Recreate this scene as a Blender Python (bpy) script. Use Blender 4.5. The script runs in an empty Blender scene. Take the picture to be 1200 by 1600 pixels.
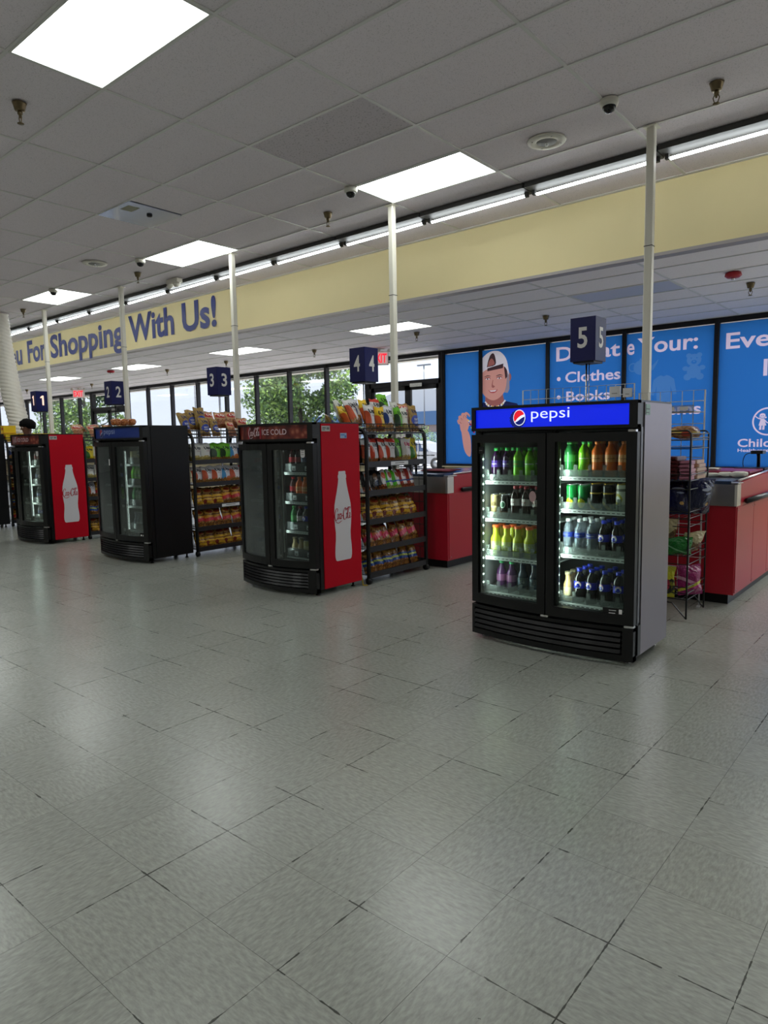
import bpy, bmesh, math, random
from mathutils import Vector, Matrix
from math import sin, cos, pi, radians as R

# ------------------------------------------------------------------ camera
C = bpy.context.scene.collection
cam = bpy.data.objects.new('camera', bpy.data.cameras.new('camera')); C.objects.link(cam)
_y, _p, _r = 0.7018, -0.1054, -0.0179
cy, sy, cp, sp = cos(_y), sin(_y), cos(_p), sin(_p)
FW = Vector((-sy*cp, cy*cp, sp)); RT = Vector((cy, sy, 0)); UP = RT.cross(FW)
R2 = RT*cos(_r) + UP*sin(_r); U2 = -RT*sin(_r) + UP*cos(_r)
CAMZ = 1.328
m = Matrix(((R2.x, U2.x, -FW.x, 0), (R2.y, U2.y, -FW.y, 0), (R2.z, U2.z, -FW.z, CAMZ), (0, 0, 0, 1)))
cam.matrix_world = m
cam.data.sensor_fit = 'VERTICAL'; cam.data.sensor_height = 36.0
cam.data.lens = 1071.5/1600*36.0
cam.data.clip_start = 0.05; cam.data.clip_end = 500
bpy.context.scene.camera = cam

# ------------------------------------------------------------------ world, sun, exposure
def lin(c):
    return tuple((v/12.92 if v <= .04045 else ((v+.055)/1.055)**2.4) for v in [x/255 for x in c[:3]]) + (1,)
W = bpy.data.worlds.new('sky'); bpy.context.scene.world = W; W.use_nodes = True
wt = W.node_tree; wt.nodes.clear()
wo = wt.nodes.new('ShaderNodeOutputWorld'); wb = wt.nodes.new('ShaderNodeBackground')
wc = wt.nodes.new('ShaderNodeTexCoord'); ws = wt.nodes.new('ShaderNodeSeparateXYZ'); wr = wt.nodes.new('ShaderNodeValToRGB')
wt.links.new(wc.outputs['Generated'], ws.inputs[0]); wt.links.new(ws.outputs['Z'], wr.inputs[0])
wr.color_ramp.elements[0].color = (0.80, 0.87, 1.0, 1); wr.color_ramp.elements[1].color = (0.42, 0.56, 0.95, 1)
wt.links.new(wr.outputs[0], wb.inputs[0]); wb.inputs[1].default_value = 1.45
wt.links.new(wb.outputs[0], wo.inputs[0])
sun = bpy.data.lights.new('sun', 'SUN'); sun.energy = 13.0; sun.angle = R(1); sun.color = (1, .96, .88)
so = bpy.data.objects.new('sun', sun); C.objects.link(so); so.rotation_euler = (R(17), 0, R(25)); so.location = (0, 0, 30)
V = bpy.context.scene.view_settings
V.view_transform = 'Standard'; V.look = 'None'; V.gamma = 1; V.use_curve_mapping = False; V.exposure = 0.0
PANEL = 8.0     # radiance of the ceiling troffers

# ------------------------------------------------------------------ materials
MATS = {}
def mat(name, col, rough=.5, metal=0, emit=0, ecol=None, coat=0, alpha=None, noise=0, nscale=40, bump=0, spec=None):
    if name in MATS: return MATS[name]
    m = bpy.data.materials.new(name); m.use_nodes = True; MATS[name] = m
    nt = m.node_tree; b = nt.nodes['Principled BSDF']
    b.inputs['Base Color'].default_value = lin(col); b.inputs['Roughness'].default_value = rough
    b.inputs['Metallic'].default_value = metal
    if coat: b.inputs['Coat Weight'].default_value = coat
    if spec is not None: b.inputs['Specular IOR Level'].default_value = spec
    if emit:
        b.inputs['Emission Color'].default_value = lin(ecol or col); b.inputs['Emission Strength'].default_value = emit
    if noise or bump:
        t = nt.nodes.new('ShaderNodeTexCoord'); n = nt.nodes.new('ShaderNodeTexNoise'); n.inputs['Scale'].default_value = nscale
        n.inputs['Detail'].default_value = 3
        nt.links.new(t.outputs['Object'], n.inputs['Vector'])
        if noise:
            mx = nt.nodes.new('ShaderNodeMix'); mx.data_type = 'RGBA'
            c = lin(col); mx.inputs[6].default_value = tuple(v*(1-noise) for v in c[:3])+(1,)
            mx.inputs[7].default_value = tuple(min(1, v*(1+noise)) for v in c[:3])+(1,)
            nt.links.new(n.outputs['Fac'], mx.inputs[0]); nt.links.new(mx.outputs[2], b.inputs['Base Color'])
        if bump:
            bp = nt.nodes.new('ShaderNodeBump'); bp.inputs['Strength'].default_value = bump; bp.inputs['Distance'].default_value = .004
            nt.links.new(n.outputs['Fac'], bp.inputs['Height']); nt.links.new(bp.outputs[0], b.inputs['Normal'])
    return m

def glassy(name, tint, haze=.0, refl=1.0, hazecol=(200, 205, 205)):
    if name in MATS: return MATS[name]
    m = bpy.data.materials.new(name); m.use_nodes = True; MATS[name] = m; nt = m.node_tree; nt.nodes.clear()
    o = nt.nodes.new('ShaderNodeOutputMaterial'); tr = nt.nodes.new('ShaderNodeBsdfTransparent'); tr.inputs[0].default_value = lin(tint)
    gl = nt.nodes.new('ShaderNodeBsdfGlossy'); gl.inputs['Roughness'].default_value = .03
    fr = nt.nodes.new('ShaderNodeFresnel'); fr.inputs['IOR'].default_value = 1.45
    mu = nt.nodes.new('ShaderNodeMath'); mu.operation = 'MULTIPLY'; mu.inputs[1].default_value = refl
    nt.links.new(fr.outputs[0], mu.inputs[0])
    mx = nt.nodes.new('ShaderNodeMixShader'); nt.links.new(mu.outputs[0], mx.inputs[0]); nt.links.new(tr.outputs[0], mx.inputs[1]); nt.links.new(gl.outputs[0], mx.inputs[2])
    last = mx
    if haze:
        df = nt.nodes.new('ShaderNodeBsdfDiffuse'); df.inputs[0].default_value = lin(hazecol)
        m2 = nt.nodes.new('ShaderNodeMixShader'); m2.inputs[0].default_value = haze
        nt.links.new(mx.outputs[0], m2.inputs[1]); nt.links.new(df.outputs[0], m2.inputs[2]); last = m2
    nt.links.new(last.outputs[0], o.inputs[0]); return m

class NB:
    """small node-math helper"""
    def __init__(s, nt): s.nt = nt
    def v(s, x, inp):
        if isinstance(x, (int, float)): inp.default_value = x
        else: s.nt.links.new(x, inp)
    def m(s, op, a, b=0, c=0):
        n = s.nt.nodes.new('ShaderNodeMath'); n.operation = op
        s.v(a, n.inputs[0]); s.v(b, n.inputs[1]); s.v(c, n.inputs[2]); return n.outputs[0]
    def mix(s, f, a, b):
        n = s.nt.nodes.new('ShaderNodeMix'); n.data_type = 'RGBA'; s.v(f, n.inputs[0])
        for x, i in ((a, 6), (b, 7)):
            if isinstance(x, tuple): n.inputs[i].default_value = x
            else: s.nt.links.new(x, n.inputs[i])
        return n.outputs[2]

def print_mat(name, base, shapes, rough=.35, coord='Generated', bump=.3, metal=0, spec=None):
    """printed packaging: base colour with ellipses, bands and food-picture texture in the object's own frame"""
    if name in MATS: return MATS[name]
    m = bpy.data.materials.new(name); m.use_nodes = True; MATS[name] = m; nt = m.node_tree; N = NB(nt)
    b = nt.nodes['Principled BSDF']; b.inputs['Roughness'].default_value = rough; b.inputs['Metallic'].default_value = metal
    if spec is not None: b.inputs['Specular IOR Level'].default_value = spec
    t = nt.nodes.new('ShaderNodeTexCoord'); s = nt.nodes.new('ShaderNodeSeparateXYZ'); nt.links.new(t.outputs[coord], s.inputs[0])
    x, z = s.outputs['X'], s.outputs['Z']
    col = lin(base)
    for sh in shapes:
        k = sh[0]
        if k == 'ell':
            _, cx, cz, rx, rz, c = sh
            a = N.m('DIVIDE', N.m('SUBTRACT', x, cx), rx); d = N.m('DIVIDE', N.m('SUBTRACT', z, cz), rz)
            f = N.m('LESS_THAN', N.m('ADD', N.m('MULTIPLY', a, a), N.m('MULTIPLY', d, d)), 1.0)
            col = N.mix(f, col, lin(c))
        elif k == 'band':
            _, z0, z1, slope, c = sh
            zz = N.m('ADD', z, N.m('MULTIPLY', x, slope))
            f = N.m('MULTIPLY', N.m('GREATER_THAN', zz, z0), N.m('LESS_THAN', zz, z1)); col = N.mix(f, col, lin(c))
        elif k == 'tex':
            _, z0, z1, ca, cb, sc = sh
            vo = nt.nodes.new('ShaderNodeTexVoronoi'); vo.inputs['Scale'].default_value = sc; nt.links.new(t.outputs[coord], vo.inputs['Vector'])
            tc = N.mix(N.m('MULTIPLY', vo.outputs['Distance'], 1.6), lin(ca), lin(cb))
            no = nt.nodes.new('ShaderNodeTexNoise'); no.inputs['Scale'].default_value = 5; nt.links.new(t.outputs[coord], no.inputs['Vector'])
            zz = N.m('ADD', z, N.m('MULTIPLY', N.m('SUBTRACT', no.outputs['Fac'], .5), .25))
            f = N.m('MULTIPLY', N.m('GREATER_THAN', zz, z0), N.m('LESS_THAN', zz, z1)); col = N.mix(f, col, tc)
    if isinstance(col, tuple): b.inputs['Base Color'].default_value = col
    else: nt.links.new(col, b.inputs['Base Color'])
    if bump:
        n = nt.nodes.new('ShaderNodeTexNoise'); n.inputs['Scale'].default_value = 6; n.inputs['Detail'].default_value = 2
        nt.links.new(t.outputs[coord], n.inputs['Vector']); bp = nt.nodes.new('ShaderNodeBump'); bp.inputs['Strength'].default_value = bump; bp.inputs['Distance'].default_value = .02
        nt.links.new(n.outputs['Fac'], bp.inputs['Height']); nt.links.new(bp.outputs[0], b.inputs['Normal'])
    return m

BLACK = mat('black plastic', (9, 9, 10), .36, spec=.35)
BLACKM = mat('black painted steel', (17, 17, 20), .4)
FRAME = mat('dark bronze aluminium', (26, 24, 28), .4, .3)
WHITE = mat('white paint', (225, 222, 210), .5)
CHROME = mat('chrome', (200, 200, 200), .18, 1)
STEEL = mat('brushed steel', (210, 206, 206), .3, 1, noise=.08, nscale=12)
REDL = mat('red laminate', (176, 22, 42), .35, noise=.05, nscale=3)
GLASS = glassy('window glass', (254, 255, 255), 0, .3)
NAVY = mat('navy sign face', (10, 14, 84), .35, spec=.3)
SIGNWHITE = mat('white sign print', (235, 232, 230), .5)

# ------------------------------------------------------------------ mesh builder
class MB:
    def __init__(s): s.v = []; s.f = []; s.mi = []; s.sm = []; s.mats = []
    def mid(s, m):
        if m not in s.mats: s.mats.append(m)
        return s.mats.index(m)
    def add(s, vs, fs, m, smooth=False):
        o = len(s.v); s.v += [tuple(v) for v in vs]; i = s.mid(m)
        for f in fs: s.f.append(tuple(k+o for k in f)); s.mi.append(i); s.sm.append(smooth)
    def box(s, x0, y0, z0, x1, y1, z1, m, nx=1, bev=0):
        if nx == 1:
            if bev:
                b = bev
                vs = []
                for (xx, yy) in ((x0+b, y0), (x1-b, y0), (x1, y0+b), (x1, y1-b), (x1-b, y1), (x0+b, y1), (x0, y1-b), (x0, y0+b)): vs.append((xx, yy))
                V_ = [(a, c, z) for z in (z0, z1) for a, c in vs]
                F_ = [(i, (i+1) % 8, (i+1) % 8+8, i+8) for i in range(8)] + [tuple(range(7, -1, -1)), tuple(range(8, 16))]
                s.add(V_, F_, m); return
            s.add([(x, y, z) for z in (z0, z1) for y in (y0, y1) for x in (x0, x1)],
                  [(0, 2, 3, 1), (4, 5, 7, 6), (0, 1, 5, 4), (2, 6, 7, 3), (0, 4, 6, 2), (1, 3, 7, 5)], m)
        else:
            for k in range(nx):   # subdivided along x, open inner faces
                a = x0+(x1-x0)*k/nx; b = x0+(x1-x0)*(k+1)/nx
                F_ = [(0, 2, 3, 1), (4, 5, 7, 6), (0, 1, 5, 4), (2, 6, 7, 3)]
                if k == 0: F_.append((0, 4, 6, 2))
                if k == nx-1: F_.append((1, 3, 7, 5))
                s.add([(x, y, z) for z in (z0, z1) for y in (y0, y1) for x in (a, b)], F_, m)
    def tube(s, pts, r, m, n=6, cap=True, r1=None):
        pts = [Vector(p) for p in pts]; rings = []; N_ = len(pts)
        prev = None
        for i, p in enumerate(pts):
            d = (pts[min(i+1, N_-1)]-pts[max(i-1, 0)]).normalized()
            a = prev if prev is not None else (Vector((0, 0, 1)) if abs(d.z) < .9 else Vector((1, 0, 0)))
            u = d.cross(a).normalized(); w = d.cross(u).normalized(); prev = -w if False else a
            rr = r if r1 is None else r+(r1-r)*i/(N_-1)
            rings.append([p+u*cos(2*pi*k/n)*rr+w*sin(2*pi*k/n)*rr for k in range(n)])
        vs = [v for q in rings for v in q]
        fs = [(i*n+k, i*n+(k+1) % n, (i+1)*n+(k+1) % n, (i+1)*n+k) for i in range(N_-1) for k in range(n)]
        if cap: fs += [tuple(range(n-1, -1, -1)), tuple(range((N_-1)*n, N_*n))]
        s.add(vs, fs, m, n > 5)
    def lathe(s, prof, m, n=12, c=(0, 0), cap=True, sx=1, sy=1):
        vs = [(c[0]+r*cos(2*pi*k/n)*sx, c[1]+r*sin(2*pi*k/n)*sy, z) for r, z in prof for k in range(n)]
        L = len(prof)
        fs = [(i*n+k, i*n+(k+1) % n, (i+1)*n+(k+1) % n, (i+1)*n+k) for i in range(L-1) for k in range(n)]
        if cap: fs += [tuple(range(n-1, -1, -1)), tuple(range((L-1)*n, L*n))]
        s.add(vs, fs, m, True)
    def poly(s, pts, m, d=0, nrm=(0, -1, 0)):
        """flat polygon, thickness d along -nrm"""
        nrm = Vector(nrm); a = [Vector(p) for p in pts]; n = len(a)
        if d == 0: s.add(a, [tuple(range(n))], m); return
        b = [p-nrm*d for p in a]
        s.add(a+b, [tuple(range(n)), tuple(range(2*n-1, n-1, -1))]+[(i, i+n, (i+1) % n+n, (i+1) % n) for i in range(n)], m)
    def build(s, name, parent=None, loc=(0, 0, 0), rot=(0, 0, 0), bend=None):
        me = bpy.data.meshes.new(name)
        v = s.v
        if bend: v = [bend(p) for p in v]
        me.from_pydata(v, [], s.f); me.update()
        for mm in s.mats: me.materials.append(mm)
        me.polygons.foreach_set('material_index', s.mi); me.polygons.foreach_set('use_smooth', s.sm)
        bm = bmesh.new(); bm.from_mesh(me); bmesh.ops.recalc_face_normals(bm, faces=bm.faces[:]) if not getattr(s, 'keepn', False) else None
        bm.to_mesh(me); bm.free()
        o = bpy.data.objects.new(name, me); C.objects.link(o); o.location = loc; o.rotation_euler = rot
        if parent: o.parent = parent
        return o

def empty(name, loc=(0, 0, 0), rz=0):
    o = bpy.data.objects.new(name, None); C.objects.link(o); o.location = loc; o.rotation_euler = (0, 0, rz); o.empty_display_size = .1; return o
_NW = {'sign 1': 'sign one', 'sign 2': 'sign two', 'sign 3': 'sign three', 'sign 4': 'sign four', 'sign 5': 'sign five', 'number 1': 'number one', 'number 2': 'number two', 'number 3': 'number three', 'number 4': 'number four', 'number 5': 'number five', 'lane 4': 'lane four', 'lane 5': 'lane five', 'signs 2 and 3': 'signs two and three'}
def words_(s_):
    for a, b in _NW.items(): s_ = s_.replace(a, b)
    return s_
def tag(o, label, cat, group=None):
    label = words_(label); group = words_(group) if group else group
    o['label'] = label; o['category'] = cat
    if group: o['group'] = group
    return o
def struct(o): o['kind'] = 'structure'; return o
def stuff(o): o['kind'] = 'stuff'; return o
def plabel(o, l): o['label'] = l; return o
KIDS = {}
def kids(o): return [c for c in bpy.data.objects if c.parent == o]
def copy_tree(o, parent=None, kidmap=None):
    c = o.copy(); C.objects.link(c)
    if parent: c.parent = parent
    ch = PROTO_KIDS.get(o.name)
    if ch is None: ch = kids(o); PROTO_KIDS[o.name] = ch
    for k in ch: copy_tree(k, c)
    return c
PROTO_KIDS = {}
def fixed(o, ch=()): PROTO_KIDS[o.name] = list(ch)
ORD = ['first', 'second', 'third', 'fourth', 'fifth', 'sixth', 'seventh', 'eighth', 'ninth', 'tenth', 'eleventh', 'twelfth']

# ------------------------------------------------------------------ text as mesh data
TXT = {}
def text_verts(body, bold=0.0, shear=0.0, res=3):
    k = (body, bold, shear, res)
    if k in TXT: return TXT[k]
    cu = bpy.data.curves.new('t', 'FONT'); cu.body = body; cu.offset = bold; cu.shear = shear; cu.resolution_u = res; cu.size = 1
    o = bpy.data.objects.new('t', cu); C.objects.link(o)
    dg = bpy.context.evaluated_depsgraph_get(); dg.update()
    me = bpy.data.meshes.new_from_object(o.evaluated_get(dg))
    vs = [tuple(v.co) for v in me.vertices]; fs = [tuple(p.vertices) for p in me.polygons]
    bpy.data.objects.remove(o); bpy.data.curves.remove(cu); bpy.data.meshes.remove(me)
    TXT[k] = (vs, fs); return TXT[k]
def add_text(mb, body, x0, x1, z0, z1, fn, m, bold=.02, shear=0, ref=None, res=3):
    """fit text into [x0,x1] x [z0,z1]; fn(u, v) -> 3-D point. ref='cap' : z0..z1 is baseline..cap height"""
    vs, fs = text_verts(body, bold, shear, res)
    ax = min(v[0] for v in vs); bx = max(v[0] for v in vs)
    if ref == 'cap':
        rv, _ = text_verts('H', bold); az = min(v[1] for v in rv); bz = max(v[1] for v in rv)
    elif ref == 'x':
        rv, _ = text_verts('x', bold); az = min(v[1] for v in rv); bz = max(v[1] for v in rv)
    else:
        az = min(v[1] for v in vs); bz = max(v[1] for v in vs)
    mb.add([fn(x0+(v[0]-ax)/(bx-ax)*(x1-x0), z0+(v[1]-az)/(bz-az)*(z1-z0)) for v in vs], fs, m)
    mb.keepn = True
def smoothline(pts, n=6):
    out = []
    P = [pts[0]]+list(pts)+[pts[-1]]
    for i in range(1, len(P)-2):
        p0, p1, p2, p3 = P[i-1:i+3]
        for k in range(n):
            t = k/n
            out.append(tuple(.5*((2*p1[j])+(-p0[j]+p2[j])*t+(2*p0[j]-5*p1[j]+4*p2[j]-p3[j])*t*t+(-p0[j]+3*p1[j]-3*p2[j]+p3[j])*t**3) for j in range(len(p1))))
    out.append(tuple(pts[-1])); return out
def stroke(mb, pts, fn, m, w=None):
    """pts: (x, z, width) in unit space; ribbon"""
    P = smoothline(pts, 5); L = []; Rr = []
    for i, p in enumerate(P):
        a = P[max(i-1, 0)]; b = P[min(i+1, len(P)-1)]; dx, dz = b[0]-a[0], b[1]-a[1]; l = math.hypot(dx, dz) or 1
        nx, nz = -dz/l, dx/l; h = p[2]/2
        L.append(fn(p[0]+nx*h, p[1]+nz*h)); Rr.append(fn(p[0]-nx*h, p[1]-nz*h))
    n = len(P); mb.add(L+Rr, [(i, i+1, n+i+1, n+i) for i in range(n-1)], m)
def script_logo(mb, x0, x1, z0, z1, fn, m):
    """flowing Spencerian soda lettering; unit box 0..1 x 0..1"""
    g = lambda u, v: fn(x0+(x1-x0)*u, z0+(z1-z0)*v)
    h = lambda off: (lambda u, v: g(off+u, v))
    def bigC(o, s=1):
        pts = [(.17, .74, .02), (.20, .86, .03), (.155, .95, .03), (.09, .86, .035), (.03, .62, .05), (.02, .38, .055), (.06, .2, .045), (.13, .2, .035), (.18, .32, .02)]
        stroke(mb, [(o+p[0]*s, p[1], p[2]) for p in pts], g, m)
    bigC(0); bigC(.5)
    stroke(mb, [(.05, .2, .03), (.12, .05, .035), (.25, .0, .045), (.36, .08, .04), (.44, .12, .01)], g, m)      # left swash
    stroke(mb, [(.62, .95, .01), (.70, .82, .035), (.82, .93, .05), (.93, .95, .04), (.88, .78, .01)], g, m)     # right swash
    add_text(mb, 'oca', .17, .42, .22, .62, g, m, bold=.015, shear=.35)
    stroke(mb, [(.42, .42, .03), (.46, .46, .04), (.50, .44, .03)], g, m)
    add_text(mb, 'o', .675, .755, .22, .62, g, m, bold=.015, shear=.35)
    stroke(mb, [(.765, .3, .015), (.83, .9, .035), (.80, .95, .02), (.775, .6, .035), (.79, .24, .04), (.83, .28, .015)], g, m)
    add_text(mb, 'a', .845, .94, .22, .62, g, m, bold=.015, shear=.35)
    stroke(mb, [(.94, .3, .03), (.98, .3, .02), (1.0, .4, .01)], g, m)

# ------------------------------------------------------------------ big structure
ZC = 3.6835; ZL = 3.02; YF = 6.83; YW = 11.1
X0, X1, Y0 = -34.0, 7.0, -9.0

def tile_mat(name, base, cell, streak, dirt, rough, spec=.5):
    """vinyl composition tile: per-tile tone and flecks that run with the tile, grime along the joints"""
    m = bpy.data.materials.new(name); m.use_nodes = True; nt = m.node_tree; N = NB(nt); b = nt.nodes['Principled BSDF']
    g = nt.nodes.new('ShaderNodeNewGeometry'); s = nt.nodes.new('ShaderNodeSeparateXYZ'); nt.links.new(g.outputs['Position'], s.inputs[0])
    x = N.m('DIVIDE', N.m('SUBTRACT', s.outputs['X'], FX), cell); y = N.m('DIVIDE', N.m('SUBTRACT', s.outputs['Y'], FY), cell)
    ix = N.m('FLOOR', x); iy = N.m('FLOOR', y)
    cb = nt.nodes.new('ShaderNodeCombineXYZ'); nt.links.new(ix, cb.inputs[0]); nt.links.new(iy, cb.inputs[1])
    wn = nt.nodes.new('ShaderNodeTexWhiteNoise'); wn.noise_dimensions = '2D'; nt.links.new(cb.outputs[0], wn.inputs['Vector'])
    par = N.m('GREATER_THAN', wn.outputs['Value'], .5)
    def fleck(sx, sy):
        mp = nt.nodes.new('ShaderNodeMapping'); mp.inputs['Scale'].default_value = (sx, sy, 1); nt.links.new(g.outputs['Position'], mp.inputs[0])
        n = nt.nodes.new('ShaderNodeTexNoise'); n.inputs['Scale'].default_value = 1; n.inputs['Detail'].default_value = 2.5; n.inputs['Roughness'].default_value = .6
        nt.links.new(mp.outputs[0], n.inputs['Vector']); return n.outputs['Fac']
    fl = N.m('ADD', N.m('MULTIPLY', fleck(30, 95), par), N.m('MULTIPLY', fleck(95, 30), N.m('SUBTRACT', 1, par)))
    k = N.m('MULTIPLY', N.m('SUBTRACT', fl, .5), streak)
    tone = N.m('MULTIPLY', N.m('SUBTRACT', wn.outputs['Value'], .5), .07)
    big = nt.nodes.new('ShaderNodeTexNoise'); big.inputs['Scale'].default_value = .8; big.inputs['Detail'].default_value = 3; nt.links.new(g.outputs['Position'], big.inputs['Vector'])
    wear = N.m('MULTIPLY', N.m('SUBTRACT', big.outputs['Fac'], .5), .12)
    f = N.m('ADD', N.m('ADD', 1.0, k), N.m('ADD', tone, wear))
    vm = nt.nodes.new('ShaderNodeVectorMath'); vm.operation = 'SCALE'; vm.inputs[0].default_value = lin(base)[:3]; nt.links.new(f, vm.inputs['Scale'])
    # joint grime: near an edge and where a coarse noise is high
    fx = N.m('ABSOLUTE', N.m('SUBTRACT', N.m('FRACT', x), .5)); fy = N.m('ABSOLUTE', N.m('SUBTRACT', N.m('FRACT', y), .5))
    n2 = nt.nodes.new('ShaderNodeTexNoise'); n2.inputs['Scale'].default_value = 28; n2.inputs['Detail'].default_value = 3; nt.links.new(g.outputs['Position'], n2.inputs['Vector'])
    n3 = nt.nodes.new('ShaderNodeTexNoise'); n3.inputs['Scale'].default_value = 2.3; n3.inputs['Detail'].default_value = 2; nt.links.new(g.outputs['Position'], n3.inputs['Vector'])
    edge = N.m('MAXIMUM', fx, fy)
    wid = N.m('MULTIPLY', N.m('SUBTRACT', n2.outputs['Fac'], .35), .034)
    e = N.m('GREATER_THAN', N.m('ADD', edge, wid), .4985)
    gr = N.m('MULTIPLY', N.m('MULTIPLY', e, N.m('GREATER_THAN', n3.outputs['Fac'], .53)), dirt)
    thin = N.m('MULTIPLY', N.m('GREATER_THAN', edge, .4965), .22)
    gr = N.m('MAXIMUM', gr, thin)
    # stray scuffs
    n4 = nt.nodes.new('ShaderNodeTexNoise'); n4.inputs['Scale'].default_value = 16; n4.inputs['Detail'].default_value = 4; nt.links.new(g.outputs['Position'], n4.inputs['Vector'])
    sc = N.m('MULTIPLY', N.m('GREATER_THAN', n4.outputs['Fac'], .765), .7)
    gr = N.m('MAXIMUM', gr, sc)
    col = N.mix(gr, vm.outputs[0], (.02, .019, .014, 1))
    nt.links.new(col, b.inputs['Base Color'])
    # waxed, scuffed finish
    n5 = nt.nodes.new('ShaderNodeTexNoise'); n5.inputs['Scale'].default_value = 1.6; n5.inputs['Detail'].default_value = 4; nt.links.new(g.outputs['Position'], n5.inputs['Vector'])
    nt.links.new(N.m('ADD', rough, N.m('MULTIPLY', N.m('SUBTRACT', n5.outputs['Fac'], .5), .08)), b.inputs['Roughness'])
    b.inputs['Specular IOR Level'].default_value = spec
    bp = nt.nodes.new('ShaderNodeBump'); bp.inputs['Strength'].default_value = .12; bp.inputs['Distance'].default_value = .002
    nt.links.new(fl, bp.inputs['Height']); nt.links.new(bp.outputs[0], b.inputs['Normal'])
    return m
FX, FY, FC = -0.6454, 1.6467, .3048
FLOORM = tile_mat('vinyl tile', (160, 162, 154), FC, .95, .8, .25, .6)
GROUT = mat('floor screed', (52, 50, 44), .9)

mb = MB(); mb.box(X0, Y0, -.12, X1, YW+.1, -.003, GROUT)
floor = struct(mb.build('floor'))
plabel(floor, 'grey marbled vinyl tile floor with scuffed dark joints')
tiles = []
i0, i1 = int((X0-FX)/FC), int((X1-FX)/FC); j0, j1 = int((Y0-FY)/FC), int((YW-FY)/FC)
for i in range(i0, i1):
    for j in range(j0, j1):
        x, y = FX+(i+.5)*FC, FY+(j+.5)*FC
        d = Vector((x, y, -CAMZ)); w = d.dot(FW)
        vis = w > .5 and abs(d.dot(R2)/w) < .62 and abs(d.dot(U2)/w) < .82
        tiles.append((math.hypot(x, y) if vis else 1e6+math.hypot(x, y), i, j))
tiles.sort()
g_ = .0004
tm = MB(); tm.box(g_, g_, -.003, FC-g_, FC-g_, 0, FLOORM)
t0 = tm.build('floor_tile', floor, (FX+tiles[0][1]*FC, FY+tiles[0][2]*FC, 0))
for _, i, j in tiles[1:300]:
    c = t0.copy(); C.objects.link(c); c.location = (FX+i*FC, FY+j*FC, 0)
rest = MB(); q = []; fq = []
for _, i, j in tiles[300:]:
    x, y = FX+i*FC, FY+j*FC; n = len(q)
    q += [(x+g_, y+g_, 0), (x+FC-g_, y+g_, 0), (x+FC-g_, y+FC-g_, 0), (x+g_, y+FC-g_, 0)]; fq.append((n, n+1, n+2, n+3))
rest.add(q, fq, FLOORM); rest.keepn = True
stuff(rest.build('floor_tile_field', floor))

# --- ceilings
def ceil_mat(name, base, sc, amt):
    m = bpy.data.materials.new(name); m.use_nodes = True; nt = m.node_tree; N = NB(nt); b = nt.nodes['Principled BSDF']
    b.inputs['Roughness'].default_value = .95; b.inputs['Specular IOR Level'].default_value = .1
    g = nt.nodes.new('ShaderNodeNewGeometry'); n = nt.nodes.new('ShaderNodeTexNoise'); n.inputs['Scale'].default_value = sc; n.inputs['Detail'].default_value = 2
    nt.links.new(g.outputs['Position'], n.inputs['Vector'])
    f = N.m('MULTIPLY', N.m('GREATER_THAN', n.outputs['Fac'], .62), amt)
    oi = nt.nodes.new('ShaderNodeObjectInfo'); tone = N.m('ADD', .97, N.m('MULTIPLY', oi.outputs['Random'], .06))
    vm = nt.nodes.new('ShaderNodeVectorMath'); vm.operation = 'SCALE'; vm.inputs[0].default_value = lin(base)[:3]; nt.links.new(tone, vm.inputs['Scale'])
    col = N.mix(f, vm.outputs[0], tuple(v*.35 for v in lin(base)[:3])+(1,)); nt.links.new(col, b.inputs['Base Color'])
    return m
CEILM = ceil_mat('fissured ceiling tile', (238, 230, 236), 130, .34)
CEILM2 = ceil_mat('ceiling tile near windows', (246, 241, 246), 130, .15)
CEILC = ceil_mat('coarse replacement ceiling tile', (214, 206, 212), 70, .5)
TBAR = mat('white ceiling grid', (222, 220, 218), .4)
TX, TY = -3.3036, 2.5292; TW, TD = 1.2192, .6096
mb = MB(); mb.box(X0, Y0, ZC+.04, X1, YF+.1, ZC+.3, mat('plenum', (60, 60, 60), .9))
ceiling = struct(mb.build('ceiling')); plabel(ceiling, 'suspended ceiling of grey speckled tiles in a white grid')
lights_main = [(-1, -1), (-1, 4), (-4, 4), (-7, 4), (-10, 4), (-13, 4), (-4, -1), (-7, -1), (-10, -1), (-16, 4), (-1, -6), (2, -6), (-4, -6), (-7, -6), (-10, -6), (-1, -11), (-4, -11), (-7, -11), (2, -11), (2, -1), (-13, -1), (-1, -16), (-4, -16), (-7, -16), (2, -16), (-10, -11), (-10, -16)]
hatch = (-3, 2)
cells = []
ii0, ii1 = int((X0-TX)/TW), int((X1-TX)/TW); jj0, jj1 = int((Y0-TY)/TD)-1, int((YF-TY)/TD)+1
for i in range(ii0, ii1):
    for j in range(jj0, jj1):
        if (i, j) in lights_main or (i, j) == hatch: continue
        x, y = TX+(i+.5)*TW, TY+(j+.5)*TD
        d = Vector((x, y, ZC-CAMZ)); w = d.dot(FW)
        vis = w > .4 and abs(d.dot(R2)/w) < .75 and abs(d.dot(U2)/w) < .95
        cells.append((math.hypot(x, y) if vis else 1e6, i, j))
cells.sort()
def ctile(mb, x, y, m, z, d=TD): mb.box(x+.008, y+.008, z+.006, x+TW-.008, y+d-.008, z+.022, m)
tm = MB(); ctile(tm, 0, 0, CEILM, 0); tc = MB(); ctile(tc, 0, 0, CEILC, 0)
t0 = None; n = 0; restm = MB()
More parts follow.
